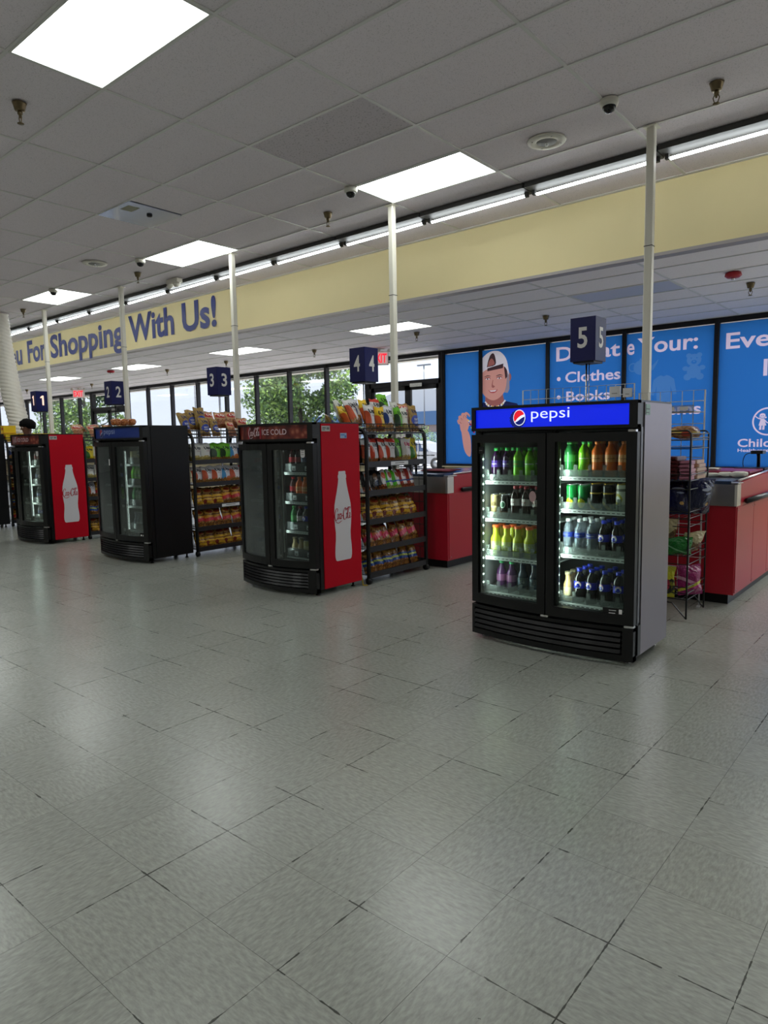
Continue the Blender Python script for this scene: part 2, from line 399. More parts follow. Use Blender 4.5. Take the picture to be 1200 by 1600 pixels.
for dd, i, j in cells:
    x, y = TX+i*TW, TY+j*TD
    dlast = min(TD, YF+.02-y)
    if dd < 1e6 and n < 290 and dlast > TD-.01:
        coarse = (i, j) == (-1, 2)
        if coarse: o = tc.build('ceiling_tile', ceiling, (x, y, ZC)); plabel(o, 'coarser textured replacement ceiling tile')
        elif t0 is None: t0 = tm.build('ceiling_tile', ceiling, (x, y, ZC))
        else: o = t0.copy(); C.objects.link(o); o.location = (x, y, ZC)
        n += 1
    else: ctile(restm, x, y, CEILM, ZC, max(dlast, .05))
stuff(restm.build('ceiling_tile_field', ceiling))
gb = MB()
for i in range(ii0, ii1+1): gb.box(TX+i*TW-.012, Y0, ZC-.001, TX+i*TW+.012, YF, ZC+.006, TBAR)
for j in range(jj0, jj1+1):
    if TY+j*TD < YF: gb.box(X0, TY+j*TD-.012, ZC-.0015, X1, TY+j*TD+.012, ZC+.0065, TBAR)
gb.box(X0, YF-.02, ZC-.002, X1, YF, ZC+.02, TBAR)
stuff(gb.build('ceiling_grid', ceiling))

mb = MB(); mb.box(X0, YF+.1, ZL+.04, X1, YW+.12, ZL+.3, MATS['plenum'])
ceil2 = struct(mb.build('ceiling')); plabel(ceil2, 'lower suspended ceiling of pale tiles along the shop windows')
LX, LY = -2.58, 8.012
lights_low = [(-4, 0), (-7, 0), (-10, 0), (-13, 0), (-16, 0), (-19, 0), (2, 0), (5, 0), (2, 2), (2, 4), (4, 2), (5, 4), (2, -1), (2, 3), (3, 1), (4, 4), (3, 3), (1, -1)]  # positive columns: unseen lights, mostly added to brighten the lower ceiling
t0 = None; tm = MB(); ctile(tm, 0, 0, CEILM2, 0); n = 0; restm = MB()
BL2 = mat('bluish grey ceiling tile', (196, 196, 210), .9)
tb = MB(); ctile(tb, 0, 0, BL2, 0)
for i in range(-25, 8):
    for j in range(-2, 6):
        if (i, j) in lights_low+[(-1, 0)]: continue
        x, y = LX+i*TW, LY+j*TD
        ya = max(y, YF+.1); yb = min(y+TD, YW)
        if yb-ya < .05: continue
        if -17 <= i <= 2 and j >= 0 and yb-ya > TD-.01:
            if t0 is None: t0 = tm.build('ceiling_tile', ceil2, (x, y, ZL))
            else: o = t0.copy(); C.objects.link(o); o.location = (x, y, ZL)
        else: restm.box(x+.008, ya+.008, ZL+.006, x+TW-.008, yb-.008, ZL+.022, CEILM2)
stuff(restm.build('ceiling_tile_field', ceil2))
gb = MB()
for i in range(-25, 9): gb.box(LX+i*TW-.012, YF+.1, ZL-.001, LX+i*TW+.012, YW, ZL+.006, TBAR)
for j in range(-1, 6): gb.box(X0, LY+j*TD-.012, ZL-.0015, X1, LY+j*TD+.012, ZL+.0065, TBAR)
stuff(gb.build('ceiling_grid', ceil2))

# --- bulkhead (yellow)
YEL = mat('pale yellow wall paint', (236, 220, 166), .6, noise=.03, nscale=2)
mb = MB(); mb.box(X0, YF, ZL+.02, X1, YF+.1, ZC+.05, YEL)
mb.box(X0, YF-.006, ZL-.01, X1, YF+.12, ZL+.02, mat('grey bulkhead edge trim', (170, 162, 160), .5))
bulk = struct(mb.build('wall_bulkhead')); plabel(bulk, 'pale yellow bulkhead wall carrying blue lettering')
LET = mat('blue vinyl lettering', (20, 38, 118), .45)
fb = MB(); fn = lambda u, v: (u, YF-.008, v)
for wd, a, b in (('Thank', -19.6, -17.75), ('You', -17.55, -16.39), ('For', -16.10, -15.19), ('Shopping', -14.97, -11.98), ('With', -11.80, -10.35), ('Us!', -10.11, -9.17)):
    add_text(fb, wd, a, b, 3.165, 3.64, fn, LET, bold=.028, ref='cap')
fb.build('lettering', bulk)

# --- unseen enclosing walls
PW = mat('off white wall paint', (205, 200, 190), .7)
for nm, bx in (('wall_left', (X0-.2, Y0, -.1, X0, YW+.1, ZC+.3)), ('wall_right', (X1, Y0, -.1, X1+.2, YW+.1, ZC+.3)), ('wall_rear', (X0, Y0-.2, -.1, X1, Y0, ZC+.3))):
    mb = MB(); mb.box(*bx, PW); struct(mb.build(nm))

# --- window wall
CREAM = mat('cream knee wall', (205, 192, 160), .6)
mb = MB()
SILL = .77
mb.box(X0, YW, -.1, -21.75, YW+.18, SILL, CREAM); mb.box(-19.45, YW, -.1, -9.75, YW+.18, SILL, CREAM); mb.box(-7.8, YW, -.1, X1, YW+.18, SILL, CREAM)
mb.box(X0, YW-.02, 2.985, X1, YW+.18, ZL+.1, FRAME); mb.box(X0, YW+.19, ZL-.1, X1, YW+.4, ZC+.3, PW)
struct(mb.build('wall_front'))
mb = MB(); mb.box(-7.8, YW-.09, SILL, X1, YW+.02, SILL+.025, CREAM); mb.box(-19.45, YW-.09, SILL, -9.75, YW+.02, SILL+.025, CREAM)
mb.box(X0, YW-.09, SILL, -21.75, YW+.02, SILL+.025, CREAM)
struct(mb.build('trim_1'))
mull = [-33.5, -31.9, -30.6, -29.2, -27.9, -26.6, -25.25, -23.85, -22.55, -21.72]
mull2 = [-19.5, -18.37, -17.13, -15.9, -14.66, -13.45, -12.25, -11.02, -9.8]
mull3 = [-7.8, -6.96, -5.6, -4.26, -2.88, -1.5, -.15, 1.2, 2.6, 4.0, 5.4, 6.8]
wn_ = 0
for ms in (mull, mull2, mull3):
    for a, b in zip(ms[:-1], ms[1:]):
        wn_ += 1
        e = struct(empty('window_%d' % wn_, ((a+b)/2, YW, SILL)))
        f = MB(); c = (a+b)/2; z1 = 2.99
        f.box(a-c-.035, -.03, .025, a-c+.035, .08, z1-SILL, FRAME, bev=.006)
        if b == ms[-1]: f.box(b-c-.035, -.03, .025, b-c+.035, .08, z1-SILL, FRAME)
        f.box(a-c, -.02, z1-SILL-.05, b-c, .07, z1-SILL, FRAME); f.box(a-c, -.02, .025, b-c, .07, .065, FRAME)
        f.build('window_frame', e)
        p = MB(); p.box(a-c+.03, .03, .06, b-c-.03, .036, z1-SILL-.045, GLASS); p.build('pane', e)

# --- doors
def door(nm, xa, xb, ziL, lab, letters=None, split=None):
    e = struct(empty(nm, (xa, YW, 0))); plabel(e, lab); w = xb-xa
    f = MB()
    for x in (0, w): f.box(x-.05, -.04, 0, x+.05, .1, 2.99, FRAME)
    f.box(0, -.04, 2.40, w, .1, 2.50, FRAME); f.box(0, -.04, 2.94, w, .1, 2.99, FRAME); f.build('door_frame', e)
    t = MB(); t.box(.05, .03, 2.5, w-.05, .036, 2.94, GLASS); t.build('transom_pane', e)
    k = split if split else w/2
    for a, b in ((.05, k), (k, w-.05)):
        l = MB()
        l.box(a, -.02, .02, a+.075, .03, 2.4, FRAME); l.box(b-.075, -.02, .02, b, .03, 2.4, FRAME)
        l.box(a, -.02, .02, b, .03, .25, FRAME); l.box(a, -.02, 2.31, b, .03, 2.4, FRAME)
        lo = l.build('door_leaf', e)
        g = MB(); g.box(a+.07, 0, .24, b-.07, .006, 2.32, GLASS); g.build('pane', lo)
        h = MB(); h.tube([(a+.1, -.06, 1.0), (b-.1, -.06, 1.0)], .014, CHROME); h.build('push_bar', lo)
    cl = MB(); cl.box(w-.7, -.12, 2.36, w-.4, -.03, 2.43, CHROME); cl.build('door_closer', e)
    if letters:
        t = MB(); add_text(t, letters, .12, w-.15, 2.54, 2.87, lambda u, v: (w-.03-u+0.0, .02, v), mat('green window lettering', (40, 80, 60), .6), bold=.01)
        t.build('lettering', e)
door('door_1', -9.7, -7.85, 0, 'glass double exit door under the transom beside the blue posters', split=1.02)
door('door_2', -21.65, -19.55, 0, 'glass entrance door with mirrored ENTER lettering on its transom', letters='ENTER')

# --- blue window films
def bluefilm(name, col, trans):
    m = bpy.data.materials.new(name); m.use_nodes = True; nt = m.node_tree; nt.nodes.clear()
    o = nt.nodes.new('ShaderNodeOutputMaterial'); a = nt.nodes.new('ShaderNodeBsdfDiffuse'); a.inputs[0].default_value = lin(col)
    t = nt.nodes.new('ShaderNodeBsdfTranslucent'); t.inputs[0].default_value = lin(col)
    x = nt.nodes.new('ShaderNodeMixShader'); x.inputs[0].default_value = trans
    nt.links.new(a.outputs[0], x.inputs[1]); nt.links.new(t.outputs[0], x.inputs[2]); nt.links.new(x.outputs[0], o.inputs[0]); MATS[name] = m; return m
FT = .62
FILM = bluefilm('blue window film', (45, 108, 180), FT)
FLET = bluefilm('white film print', (212, 196, 216), FT)
FPALE = bluefilm('pale blue film print', (72, 122, 182), FT)
labs = {-7.8: ('blue window poster strip with printed hand, beside the exit door', 0), -6.96: ('blue window poster printed with smiling boy in backwards white cap', 0),
        -5.6: ('blue window poster reading Donate, Clothes, Books', 0), -4.26: ('blue window poster with printed teddy bear, teapot and sweater', 0),
        -2.88: ('blue window poster with printed child emblem reading Children\'s Healthcare', 0), -1.5: ('blue window poster right of the child emblem poster', 0)}
YFm = YW-.002
films = {}
PRINTS = {}
def press(panel, name, mb): PRINTS.setdefault(panel, []).append((name, mb))
def make_film(a, b):
    """one flat film: the blue ground and every printed shape lie side by side in one plane"""
    from mathutils.geometry import delaunay_2d_cdt
    from mathutils import Vector as V2_
    xa, xb, za, zb = a+.037, b-.037, SILL+.06, 2.925
    vs = [V2_((x, z)) for x, z in ((xa, za), (xb, za), (xb, zb), (xa, zb))]; fs = [(0, 1, 2, 3)]; info = [(1e9, FILM, None)]
    for name, mb in PRINTS.get(a, []):
        for f, mi in zip(mb.f, mb.mi):
            pts = []
            for i in f:
                p = (mb.v[i][0], mb.v[i][2])
                if not pts or abs(pts[-1][0]-p[0])+abs(pts[-1][1]-p[1]) > 1e-6: pts.append(p)
            if len(pts) > 2 and abs(pts[0][0]-pts[-1][0])+abs(pts[0][1]-pts[-1][1]) < 1e-6: pts.pop()
            ar = sum(pts[i-1][0]*pts[i][1]-pts[i][0]*pts[i-1][1] for i in range(len(pts)))
            if len(pts) < 3 or abs(ar) < 1e-9: continue
            if ar < 0: pts.reverse()
            o = len(vs); vs += [V2_(p) for p in pts]; fs.append(tuple(range(o, o+len(pts)))); info.append((sum(mb.v[i][1] for i in f)/len(f), mb.mats[mi], name))
    polys = sorted(((info[k][0], k, [tuple(vs[i]) for i in fs[k]]) for k in range(1, len(fs))), key=lambda t_: t_[0])
    polys = [(k, p, min(q[0] for q in p), max(q[0] for q in p), min(q[1] for q in p), max(q[1] for q in p)) for _, k, p in polys]
    edges = [(f[i-1], f[i]) for f in fs for i in range(len(f))]
    ov, oe, of, _, _, _ = delaunay_2d_cdt(vs, edges, [], 0, 1e-5)
    out = {}
    for f in of:
        cx_ = sum(ov[i].x for i in f)/len(f); cz_ = sum(ov[i].y for i in f)/len(f)
        if not (xa < cx_ < xb and za < cz_ < zb): continue
        top = 0
        for k, p, ax, bx, az, bz in polys:
            if cx_ < ax or cx_ > bx or cz_ < az or cz_ > bz: continue
            ins = False; j = len(p)-1
            for i in range(len(p)):
                if (p[i][1] > cz_) != (p[j][1] > cz_) and cx_ < (p[j][0]-p[i][0])*(cz_-p[i][1])/(p[j][1]-p[i][1])+p[i][0]: ins = not ins
                j = i
            if ins: top = k; break
        out.setdefault(info[top][2], []).append((f, info[top][1]))
    root = None
    for name in [None]+[n for n in out if n]:
        m = MB(); used = {}; vv = []
        for f, mt in out[name]:
            ii = []
            for i in f:
                if i not in used: used[i] = len(vv); vv.append((ov[i].x, YFm, ov[i].y))
                ii.append(used[i])
            m.f.append(tuple(ii)); m.mi.append(m.mid(mt)); m.sm.append(False)
        m.v = vv; m.keepn = True
        if name is None:
            root = tag(m.build('window_poster'), labs[a][0], 'poster')
            e_ = MB(); 
            for q in ((xa-.004, za, xa, zb), (xb, za, xb+.004, zb), (xa, zb, xb, zb+.004), (xa, za-.004, xb, za)): e_.box(q[0], YFm-.001, q[1], q[2], YFm+.002, q[3], FILM)
            e_.build('film_edge', root)
        else: m.build(name.strip(), root)
def inpanel(body_fn, panel): pass
PL = lambda k: (lambda u, v: (u, YFm-.002-k*.0012, v))
def lettering(panel, items, name='lettering', m=FLET):
    for n_, (body, a, b, z0, z1, ref) in enumerate(items):
        t = MB(); add_text(t, body, a, b, z0, z1, PL(0), m, bold=.018, ref=ref, res=4); press(panel, (name if body != '\u2022' else 'bullet')+' '*n_, t)
lettering(-5.6, [('Donat', -5.445, -4.33, 2.605, 2.84, 'cap'), ('Clothes', -5.275, -4.32, 2.235, 2.41, 'cap'), ('Books', -5.255, -4.49, 1.92, 2.085, 'cap'), ('\u2022', -5.43, -5.36, 2.27, 2.34, None), ('\u2022', -5.43, -5.36, 1.96, 2.03, None),
                   ('Household', -5.255, -4.32, 1.625, 1.78, 'cap'), ('\u2022', -5.43, -5.36, 1.67, 1.74, None)])
lettering(-4.26, [('e', -4.22, -4.10, 2.60, 2.775, None), ('Your:', -4.056, -3.145, 2.605, 2.845, 'cap'), ('Items', -3.75, -3.077, 1.63, 1.80, 'cap')])
lettering(-2.88, [('Eve', -2.755, -2.17, 2.555, 2.785, 'cap'), ('I', -2.25, -2.20, 2.135, 2.37, None), ("Children's", -2.552, -1.72, 1.125, 1.242, 'cap'), ('Healthcare', -2.549, -2.135, 1.053, 1.10, 'cap')])
def disc(mb, cx, cz, rx, rz, m, k=0, n=24, a0=0, a1=2*pi):
    vs = [PL(k)(cx+rx*cos(a0+(a1-a0)*i/n), cz+rz*sin(a0+(a1-a0)*i/n)) for i in range(n+(0 if a1-a0 >= 2*pi-.01 else 1))]
    mb.add(vs, [tuple(range(len(vs)))], m)
def flat(mb, pts, m, k=0, sm=0):
    if sm: pts = smoothline([tuple(p) for p in pts]+[tuple(pts[0])], sm)[:-1]
    mb.add([PL(k)(*p) for p in pts], [tuple(range(len(pts)))], m); mb.keepn = True
def ring(mb, cx, cz, r, w, m, k=0, n=40):
    vs = [PL(k)(cx+rr*cos(2*pi*i/n), cz+rr*sin(2*pi*i/n)) for rr in (r, r-w) for i in range(n)]
    mb.add(vs, [(i, (i+1) % n, n+(i+1) % n, n+i) for i in range(n)], m)
t = MB(); t.keepn = True; cx = -2.20   # bear, teapot, sweater
bx, bz = -3.195, 2.44
disc(t, bx-.075, bz+.07, .04, .035, FPALE); disc(t, bx+.075, bz+.07, .04, .035, FPALE); disc(t, bx, bz, .105, .09, FPALE, 1); disc(t, bx, bz-.17, .1, .1, FPALE, 1)
disc(t, bx-.12, bz-.12, .045, .035, FPALE, 1); disc(t, bx+.12, bz-.12, .045, .035, FPALE, 1); disc(t, bx-.09, bz-.25, .055, .05, FPALE, 2); disc(t, bx+.09, bz-.25, .055, .05, FPALE, 2)
disc(t, bx, bz-.03, .04, .03, FILM, 3); disc(t, bx-.04, bz+.03, .01, .01, FILM, 3); disc(t, bx+.04, bz+.03, .01, .01, FILM, 3); disc(t, bx, bz-.022, .014, .01, FPALE, 4)
press(-4.26, 'printed_bear', t)
t = MB(); t.keepn = True
disc(t, -3.99, 2.39, .12, .115, FPALE, 1); flat(t, [(-3.9, 2.36), (-3.8, 2.42), (-3.72, 2.50), (-3.74, 2.44), (-3.8, 2.34), (-3.89, 2.3)], FPALE, 0); ring(t, -4.12, 2.4, .07, .018, FPALE); disc(t, -3.99, 2.515, .025, .02, FPALE, 2)
press(-4.26, 'printed_teapot', t)
t = MB(); t.keepn = True
flat(t, [(-3.72, 2.23), (-3.68, 2.245), (-3.635, 2.225), (-3.59, 2.245), (-3.55, 2.23), (-3.48, 2.18), (-3.435, 1.95), (-3.49, 1.94), (-3.53, 2.08), (-3.53, 1.84), (-3.74, 1.84), (-3.74, 2.08), (-3.78, 1.94), (-3.83, 1.95), (-3.79, 2.18)], FPALE, 0)
press(-4.26, 'printed_sweater', t)
t = MB(); t.keepn = True
ring(t, -2.17, 1.487, .2, .022, FLET)
disc(t, -2.238, 1.565, .045, .04, FLET, 0); disc(t, -2.20, 1.545, .018, .012, FLET, 0); flat(t, [(-2.26, 1.525), (-2.215, 1.525), (-2.185, 1.43), (-2.285, 1.43)], FLET, 1)
for dx in (-.02, .02): flat(t, [(-2.238+dx-.012, 1.43), (-2.238+dx+.012, 1.43), (-2.238+dx+.01, 1.37), (-2.238+dx-.02, 1.37)], FLET, 1)
stroke(t, [(-2.255, 1.52, .014), (-2.30, 1.54, .014), (-2.328, 1.565, .012)], PL(0), FLET); stroke(t, [(-2.215, 1.515, .014), (-2.185, 1.48, .014), (-2.165, 1.465, .012)], PL(0), FLET)
disc(t, -2.252, 1.568, .006, .006, FILM, 2); disc(t, -2.228, 1.568, .006, .006, FILM, 2); ring(t, -2.238, 1.575, .043, .006, FILM, 3)
# second child, hand in hand
disc(t, -2.105, 1.565, .042, .04, FLET, 0); flat(t, [(-2.13, 1.525), (-2.08, 1.525), (-2.07, 1.43), (-2.14, 1.43)], FLET, 1)
for dx in (-.02, .02): flat(t, [(-2.105+dx-.012, 1.43), (-2.105+dx+.012, 1.43), (-2.105+dx+.01, 1.37), (-2.105+dx-.02, 1.37)], FLET, 1)
stroke(t, [(-2.13, 1.515, .014), (-2.15, 1.48, .014), (-2.168, 1.465, .012)], PL(0), FLET); stroke(t, [(-2.08, 1.515, .014), (-2.04, 1.54, .014), (-2.015, 1.565, .012)], PL(0), FLET)
press(-2.88, 'printed_emblem', t)
# boy
SK = bluefilm('printed skin', (196, 140, 128), FT); SKD = bluefilm('printed skin shade', (150, 92, 86), FT); CAP = bluefilm('printed white cap', (205, 200, 208), FT)
CAPD = bluefilm('printed cap strap', (140, 130, 140), FT); HAIRP = bluefilm('printed dark hair', (66, 48, 52), FT); SHN = bluefilm('printed navy shirt', (34, 38, 76), FT); SHR = bluefilm('printed red stripe', (190, 32, 56), FT); SHW = bluefilm('printed white stripe', (215, 210, 215), FT)
LIP = bluefilm('printed lips', (165, 84, 84), FT); BEAD = bluefilm('printed yellow bead', (210, 180, 70), FT)
t = MB(); t.keepn = True
flat(t, [(-7.28, 1.72), (-7.22, 1.87), (-7.0, 1.96), (-6.8, 2.0), (-6.5, 2.0), (-6.2, 1.93), (-6.05, 1.7), (-6.0, .84), (-7.25, .84)], SHN, 0)
flat(t, [(-7.23, 1.7), (-7.12, 1.75), (-7.12, 1.4), (-7.2, 1.35)], SHW, 1); flat(t, [(-7.2, 1.42), (-6.05, 1.42), (-6.05, 1.25), (-7.2, 1.2)], SHR, 2); flat(t, [(-7.22, 1.2), (-6.05, 1.22), (-6.05, 1.08), (-7.22, 1.05)], SHW, 1)
flat(t, [(-7.25, .84), (-6.0, .84), (-6.0, .95), (-7.22, .95)], SHW, 1)
flat(t, [(-6.86, 2.15), (-6.5, 2.15), (-6.46, 1.96), (-6.56, 1.88), (-6.76, 1.88), (-6.87, 1.95)], SKD, 2)      # neck
disc(t, -7.03, 2.40, .045, .075, SKD, 1); disc(t, -6.36, 2.41, .04, .07, SKD, 1)
flat(t, [(-6.42, 2.62), (-6.36, 2.5), (-6.355, 2.2), (-6.39, 2.13), (-6.47, 2.14), (-6.46, 2.4)], CAPD, 2); flat(t, [(-6.47, 2.6), (-6.41, 2.6), (-6.40, 2.42), (-6.44, 2.38)], HAIRP, 3.5)  # cap strap in its own grey-brown, beside narrow dark hair
flat(t, [(-6.98, 2.62), (-6.43, 2.62), (-6.41, 2.42), (-6.44, 2.2), (-6.54, 2.07), (-6.69, 2.01), (-6.84, 2.07), (-6.95, 2.2), (-7.0, 2.42)], SK, 3, 4)   # face
flat(t, [(-7.03, 2.45), (-7.01, 2.66), (-6.93, 2.79), (-6.8, 2.88), (-6.67, 2.905), (-6.54, 2.87), (-6.43, 2.75), (-6.38, 2.58), (-6.37, 2.45), (-6.42, 2.56), (-6.5, 2.62), (-6.7, 2.60), (-6.86, 2.57), (-6.97, 2.49)], CAP, 4, 3)
flat(t, [(-6.83, 2.62), (-6.80, 2.74), (-6.75, 2.84), (-6.69, 2.86), (-6.65, 2.78), (-6.65, 2.65)], HAIRP, 5, 3); flat(t, [(-6.81, 2.63), (-6.79, 2.71), (-6.74, 2.77), (-6.69, 2.74), (-6.67, 2.66)], SKD, 6, 3)
flat(t, [(-6.82, 2.60), (-6.48, 2.66), (-6.49, 2.58), (-6.82, 2.545)], HAIRP, 6)
for ex, ez in ((-6.815, 2.405), (-6.565, 2.405)):
    disc(t, ex, ez+.012, .062, .024, SKD, 5); disc(t, ex, ez, .045, .013, SHW, 6); disc(t, ex, ez, .016, .013, HAIRP, 7)
    stroke(t, [(ex-.07, ez+.04, .008), (ex, ez+.058, .016), (ex+.07, ez+.045, .006)], PL(7), HAIRP)
stroke(t, [(-6.70, 2.38, .012), (-6.715, 2.30, .022), (-6.70, 2.262, .05), (-6.66, 2.262, .01)], PL(5), SKD)
flat(t, [(-6.80, 2.20), (-6.70, 2.195), (-6.60, 2.205), (-6.64, 2.155), (-6.70, 2.14), (-6.76, 2.155)], LIP, 5, 2); flat(t, [(-6.78, 2.193), (-6.70, 2.19), (-6.62, 2.197), (-6.66, 2.17), (-6.74, 2.168)], SHW, 6)
stroke(t, [(-6.87, 1.99, .03), (-6.80, 1.92, .035), (-6.66, 1.88, .035), (-6.52, 1.92, .035), (-6.44, 2.0, .03)], PL(6), SHW); 
for k in range(9): disc(t, -6.87+.053*k, 1.955-.06*sin(pi*k/8), .015, .015, BEAD if k % 2 else SHN, 8)
press(-6.96, 'printed_boy', t)
t = MB(); t.keepn = True   # forearm and hand
flat(t, [(-7.40, 1.46), (-7.35, 1.15), (-7.28, 1.01), (-7.19, .99), (-7.19, 1.3), (-7.27, 1.48)], SK, 3, 3)
flat(t, [(-7.44, 1.60), (-7.40, 1.44), (-7.27, 1.46), (-7.23, 1.58), (-7.27, 1.70), (-7.38, 1.72)], SK, 4, 3)
for k, (a, b) in enumerate((((-7.44, 1.60), (-7.47, 1.66)), ((-7.42, 1.66), (-7.44, 1.73)), ((-7.38, 1.70), (-7.37, 1.78)), ((-7.33, 1.70), (-7.30, 1.79)))):
    stroke(t, [(a[0], a[1], .05), (b[0], b[1], .055), ((b[0]+.06), b[1]-.02, .04), (b[0]+.09, b[1]-.06, .03)], PL(5+.3*k), SK)
    stroke(t, [(a[0]+.03, a[1], .006), (b[0]+.03, b[1]-.02, .006), (b[0]+.08, b[1]-.06, .005)], PL(6.5), SKD)
stroke(t, [(-7.28, 1.55, .05), (-7.20, 1.60, .045), (-7.18, 1.66, .03)], PL(6), SK)
for k in range(8): disc(t, -7.24+.018*k, 1.66-.035*k+.02*(k % 2), .016, .016, (BEAD, SHW, SHN, SHR)[k % 4], 8)
press(-7.8, 'printed_hand', t)

for a_, b_ in zip(mull3[:6], mull3[1:7]): make_film(a_, b_)

# ------------------------------------------------------------------ lamps
def emis(name, col, s):
    if name in MATS: return MATS[name]
    m = bpy.data.materials.new(name); m.use_nodes = True; nt = m.node_tree; nt.nodes.clear()
    o = nt.nodes.new('ShaderNodeOutputMaterial'); e = nt.nodes.new('ShaderNodeEmission'); e.inputs[0].default_value = lin(col); e.inputs[1].default_value = s
    nt.links.new(e.outputs[0], o.inputs[0]); MATS[name] = m; return m
LP = emis('ceiling panel diffuser', (244, 250, 246), PANEL)
TUBE = emis('fluorescent tube', (240, 248, 250), 19)
RIM = mat('light rim', (215, 215, 210), .5)
def troffer_proto():
    f = MB(); b = .02
    f.box(.006, .006, -.004, TW-.006, b, .03, RIM); f.box(.006, TD-b, -.004, TW-.006, TD-.006, .03, RIM); f.box(.006, b, -.004, b, TD-b, .03, RIM); f.box(TW-b, b, -.004, TW-.006, TD-b, .03, RIM)
    e = empty('ceiling_light'); fr = f.build('light_frame', e)
    d = MB(); d.add([(b, b, .004), (TW-b, b, .004), (TW-b, TD-b, .004), (b, TD-b, .004)], [(0, 3, 2, 1)], LP); d.keepn = True
    df = d.build('diffuser', e); h = MB(); h.box(b, b, .03, TW-b, TD-b, .035, RIM); hb = h.build('housing', e)
    fixed(e, [fr, df, hb]); fixed(fr); fixed(df); fixed(hb); return e
tp = troffer_proto(); first = True
vislab = {(-1, -1): 'large white panel light at upper left, nearest the camera', (-1, 4): 'white panel light whose corner meets the post by sign 4', (-4, 4): 'white panel light whose corner meets the post by sign 3',
          (-7, 4): 'white panel light near the post by sign 2, leftmost in upper ceiling'}
def put_light(x, y, z, lab, grp=None):
    global first
    o = tp if first else copy_tree(tp); first = False
    o.location = (x, y, z); tag(o, lab, 'ceiling light', grp)
for (i, j) in lights_main:
    l = vislab.get((i, j))
    put_light(TX+i*TW, TY+j*TD, ZC, l or 'white panel light of the upper ceiling outside the photograph', None if l else 'panel lights outside the photograph')
ll = {-4: 'white panel light in lower ceiling behind the post by sign 4', -7: 'white panel light in lower ceiling behind the post by sign 3', -10: 'white panel light in lower ceiling behind the post by sign 2', -13: 'white panel light in lower ceiling beside the post by sign 1', -16: 'white panel light in lower ceiling, half hidden behind the wrapped tube'}
for (i, j) in lights_low:
    l = ll.get(i); put_light(LX+i*TW, LY+j*TD, ZL, l or 'white panel light of the lower ceiling outside the photograph', None if l else 'panel lights outside the photograph')
e = empty('ceiling_light', (LX-TW, LY, ZL)); f = MB(); f.box(.006, .006, -.004, TW-.006, .02, .03, RIM); f.box(.006, TD-.02, -.004, TW-.006, TD-.006, .03, RIM); f.box(.006, .02, -.004, .02, TD-.02, .03, RIM); f.box(TW-.02, .02, -.004, TW-.006, TD-.02, .03, RIM); f.build('light_frame', e)
f = MB(); f.box(.02, .02, .002, TW-.02, TD-.02, .02, mat('unlit diffuser', (196, 198, 214), .5)); f.build('diffuser', e); tag(e, 'unlit bluish panel light in the lower ceiling beside the right post', 'ceiling light')
# fluorescent strip along the bulkhead
e0 = None
for n, k in enumerate(range(6, -19, -1)):
    if e0 is None:
        e = empty('strip_light'); h = MB(); h.box(0, -.17, -.045, TW-.01, .04, 0, mat('strip housing', (62, 61, 60), .6), bev=.01)
        h.box(.02, -.05, -.085, .05, -.01, -.045, MATS['strip housing']); h.box(TW-.06, -.05, -.085, TW-.03, -.01, -.045, MATS['strip housing']); hh = h.build('housing', e)
        t = MB(); t.tube([(.06, -.03, -.083), (TW-.07, -.03, -.072)], .013, TUBE, 8); tt = t.build('tube', e)
        fixed(e, [hh, tt]); fixed(hh); fixed(tt); e0 = e; o = e
    else: o = copy_tree(e0)
    o.location = (-3.27+k*TW, 6.14, ZC)
    if k == 0: l = 'lit tube strip light just left of the tall right post'
    elif k == 1: l = 'lit tube strip light at far right of the row, beyond the right post'
    elif k > 1: l = 'tube strip light outside the photograph'
    else: l = 'lit tube strip light, %s from the right end of the bulkhead row' % (ORD+['thirteenth', 'fourteenth', 'fifteenth', 'sixteenth', 'seventeenth', 'eighteenth', 'nineteenth', 'twentieth'])[-k+1]
    tag(o, l, 'strip light', 'tube strips outside the photograph' if k > 1 else None)

# ------------------------------------------------------------------ posts, signs
POSTM = mat('cream painted post', (236, 232, 218), .45)
PX = {5: -1.97, 4: -4.56, 3: -7.16, 2: -9.85, 1: -12.44}
SX = {5: -2.46, 4: -4.98, 3: -7.53, 2: -10.20, 1: -12.85}
cool_name = {5: 'lit blue-header cooler', 4: 'nearer red-sided cooler', 3: 'black-sided cooler', 2: 'farther red-sided cooler', 1: 'left edge cooler'}
for k in PX:
    e = empty('support_post', (PX[k], 5.6, 0))
    p = MB(); p.box(-.03, -.03, 0, .03, .03, ZC+.0, POSTM, bev=.006); p.build('post_shaft', e)
    p = MB(); p.box(-.05, -.05, ZC-.012, .05, .05, ZC-.002, POSTM); p.box(-.06, -.06, 0, .06, .06, .01, POSTM); p.build('mounting_plate', e)
    p = MB(); p.box(-.032, -.032, 2.79, .032, .032, 2.795, BLACK); p.build('cover_joint', e)
    tag(e, 'cream square post reaching the ceiling beside lane sign %d' % k, 'post')
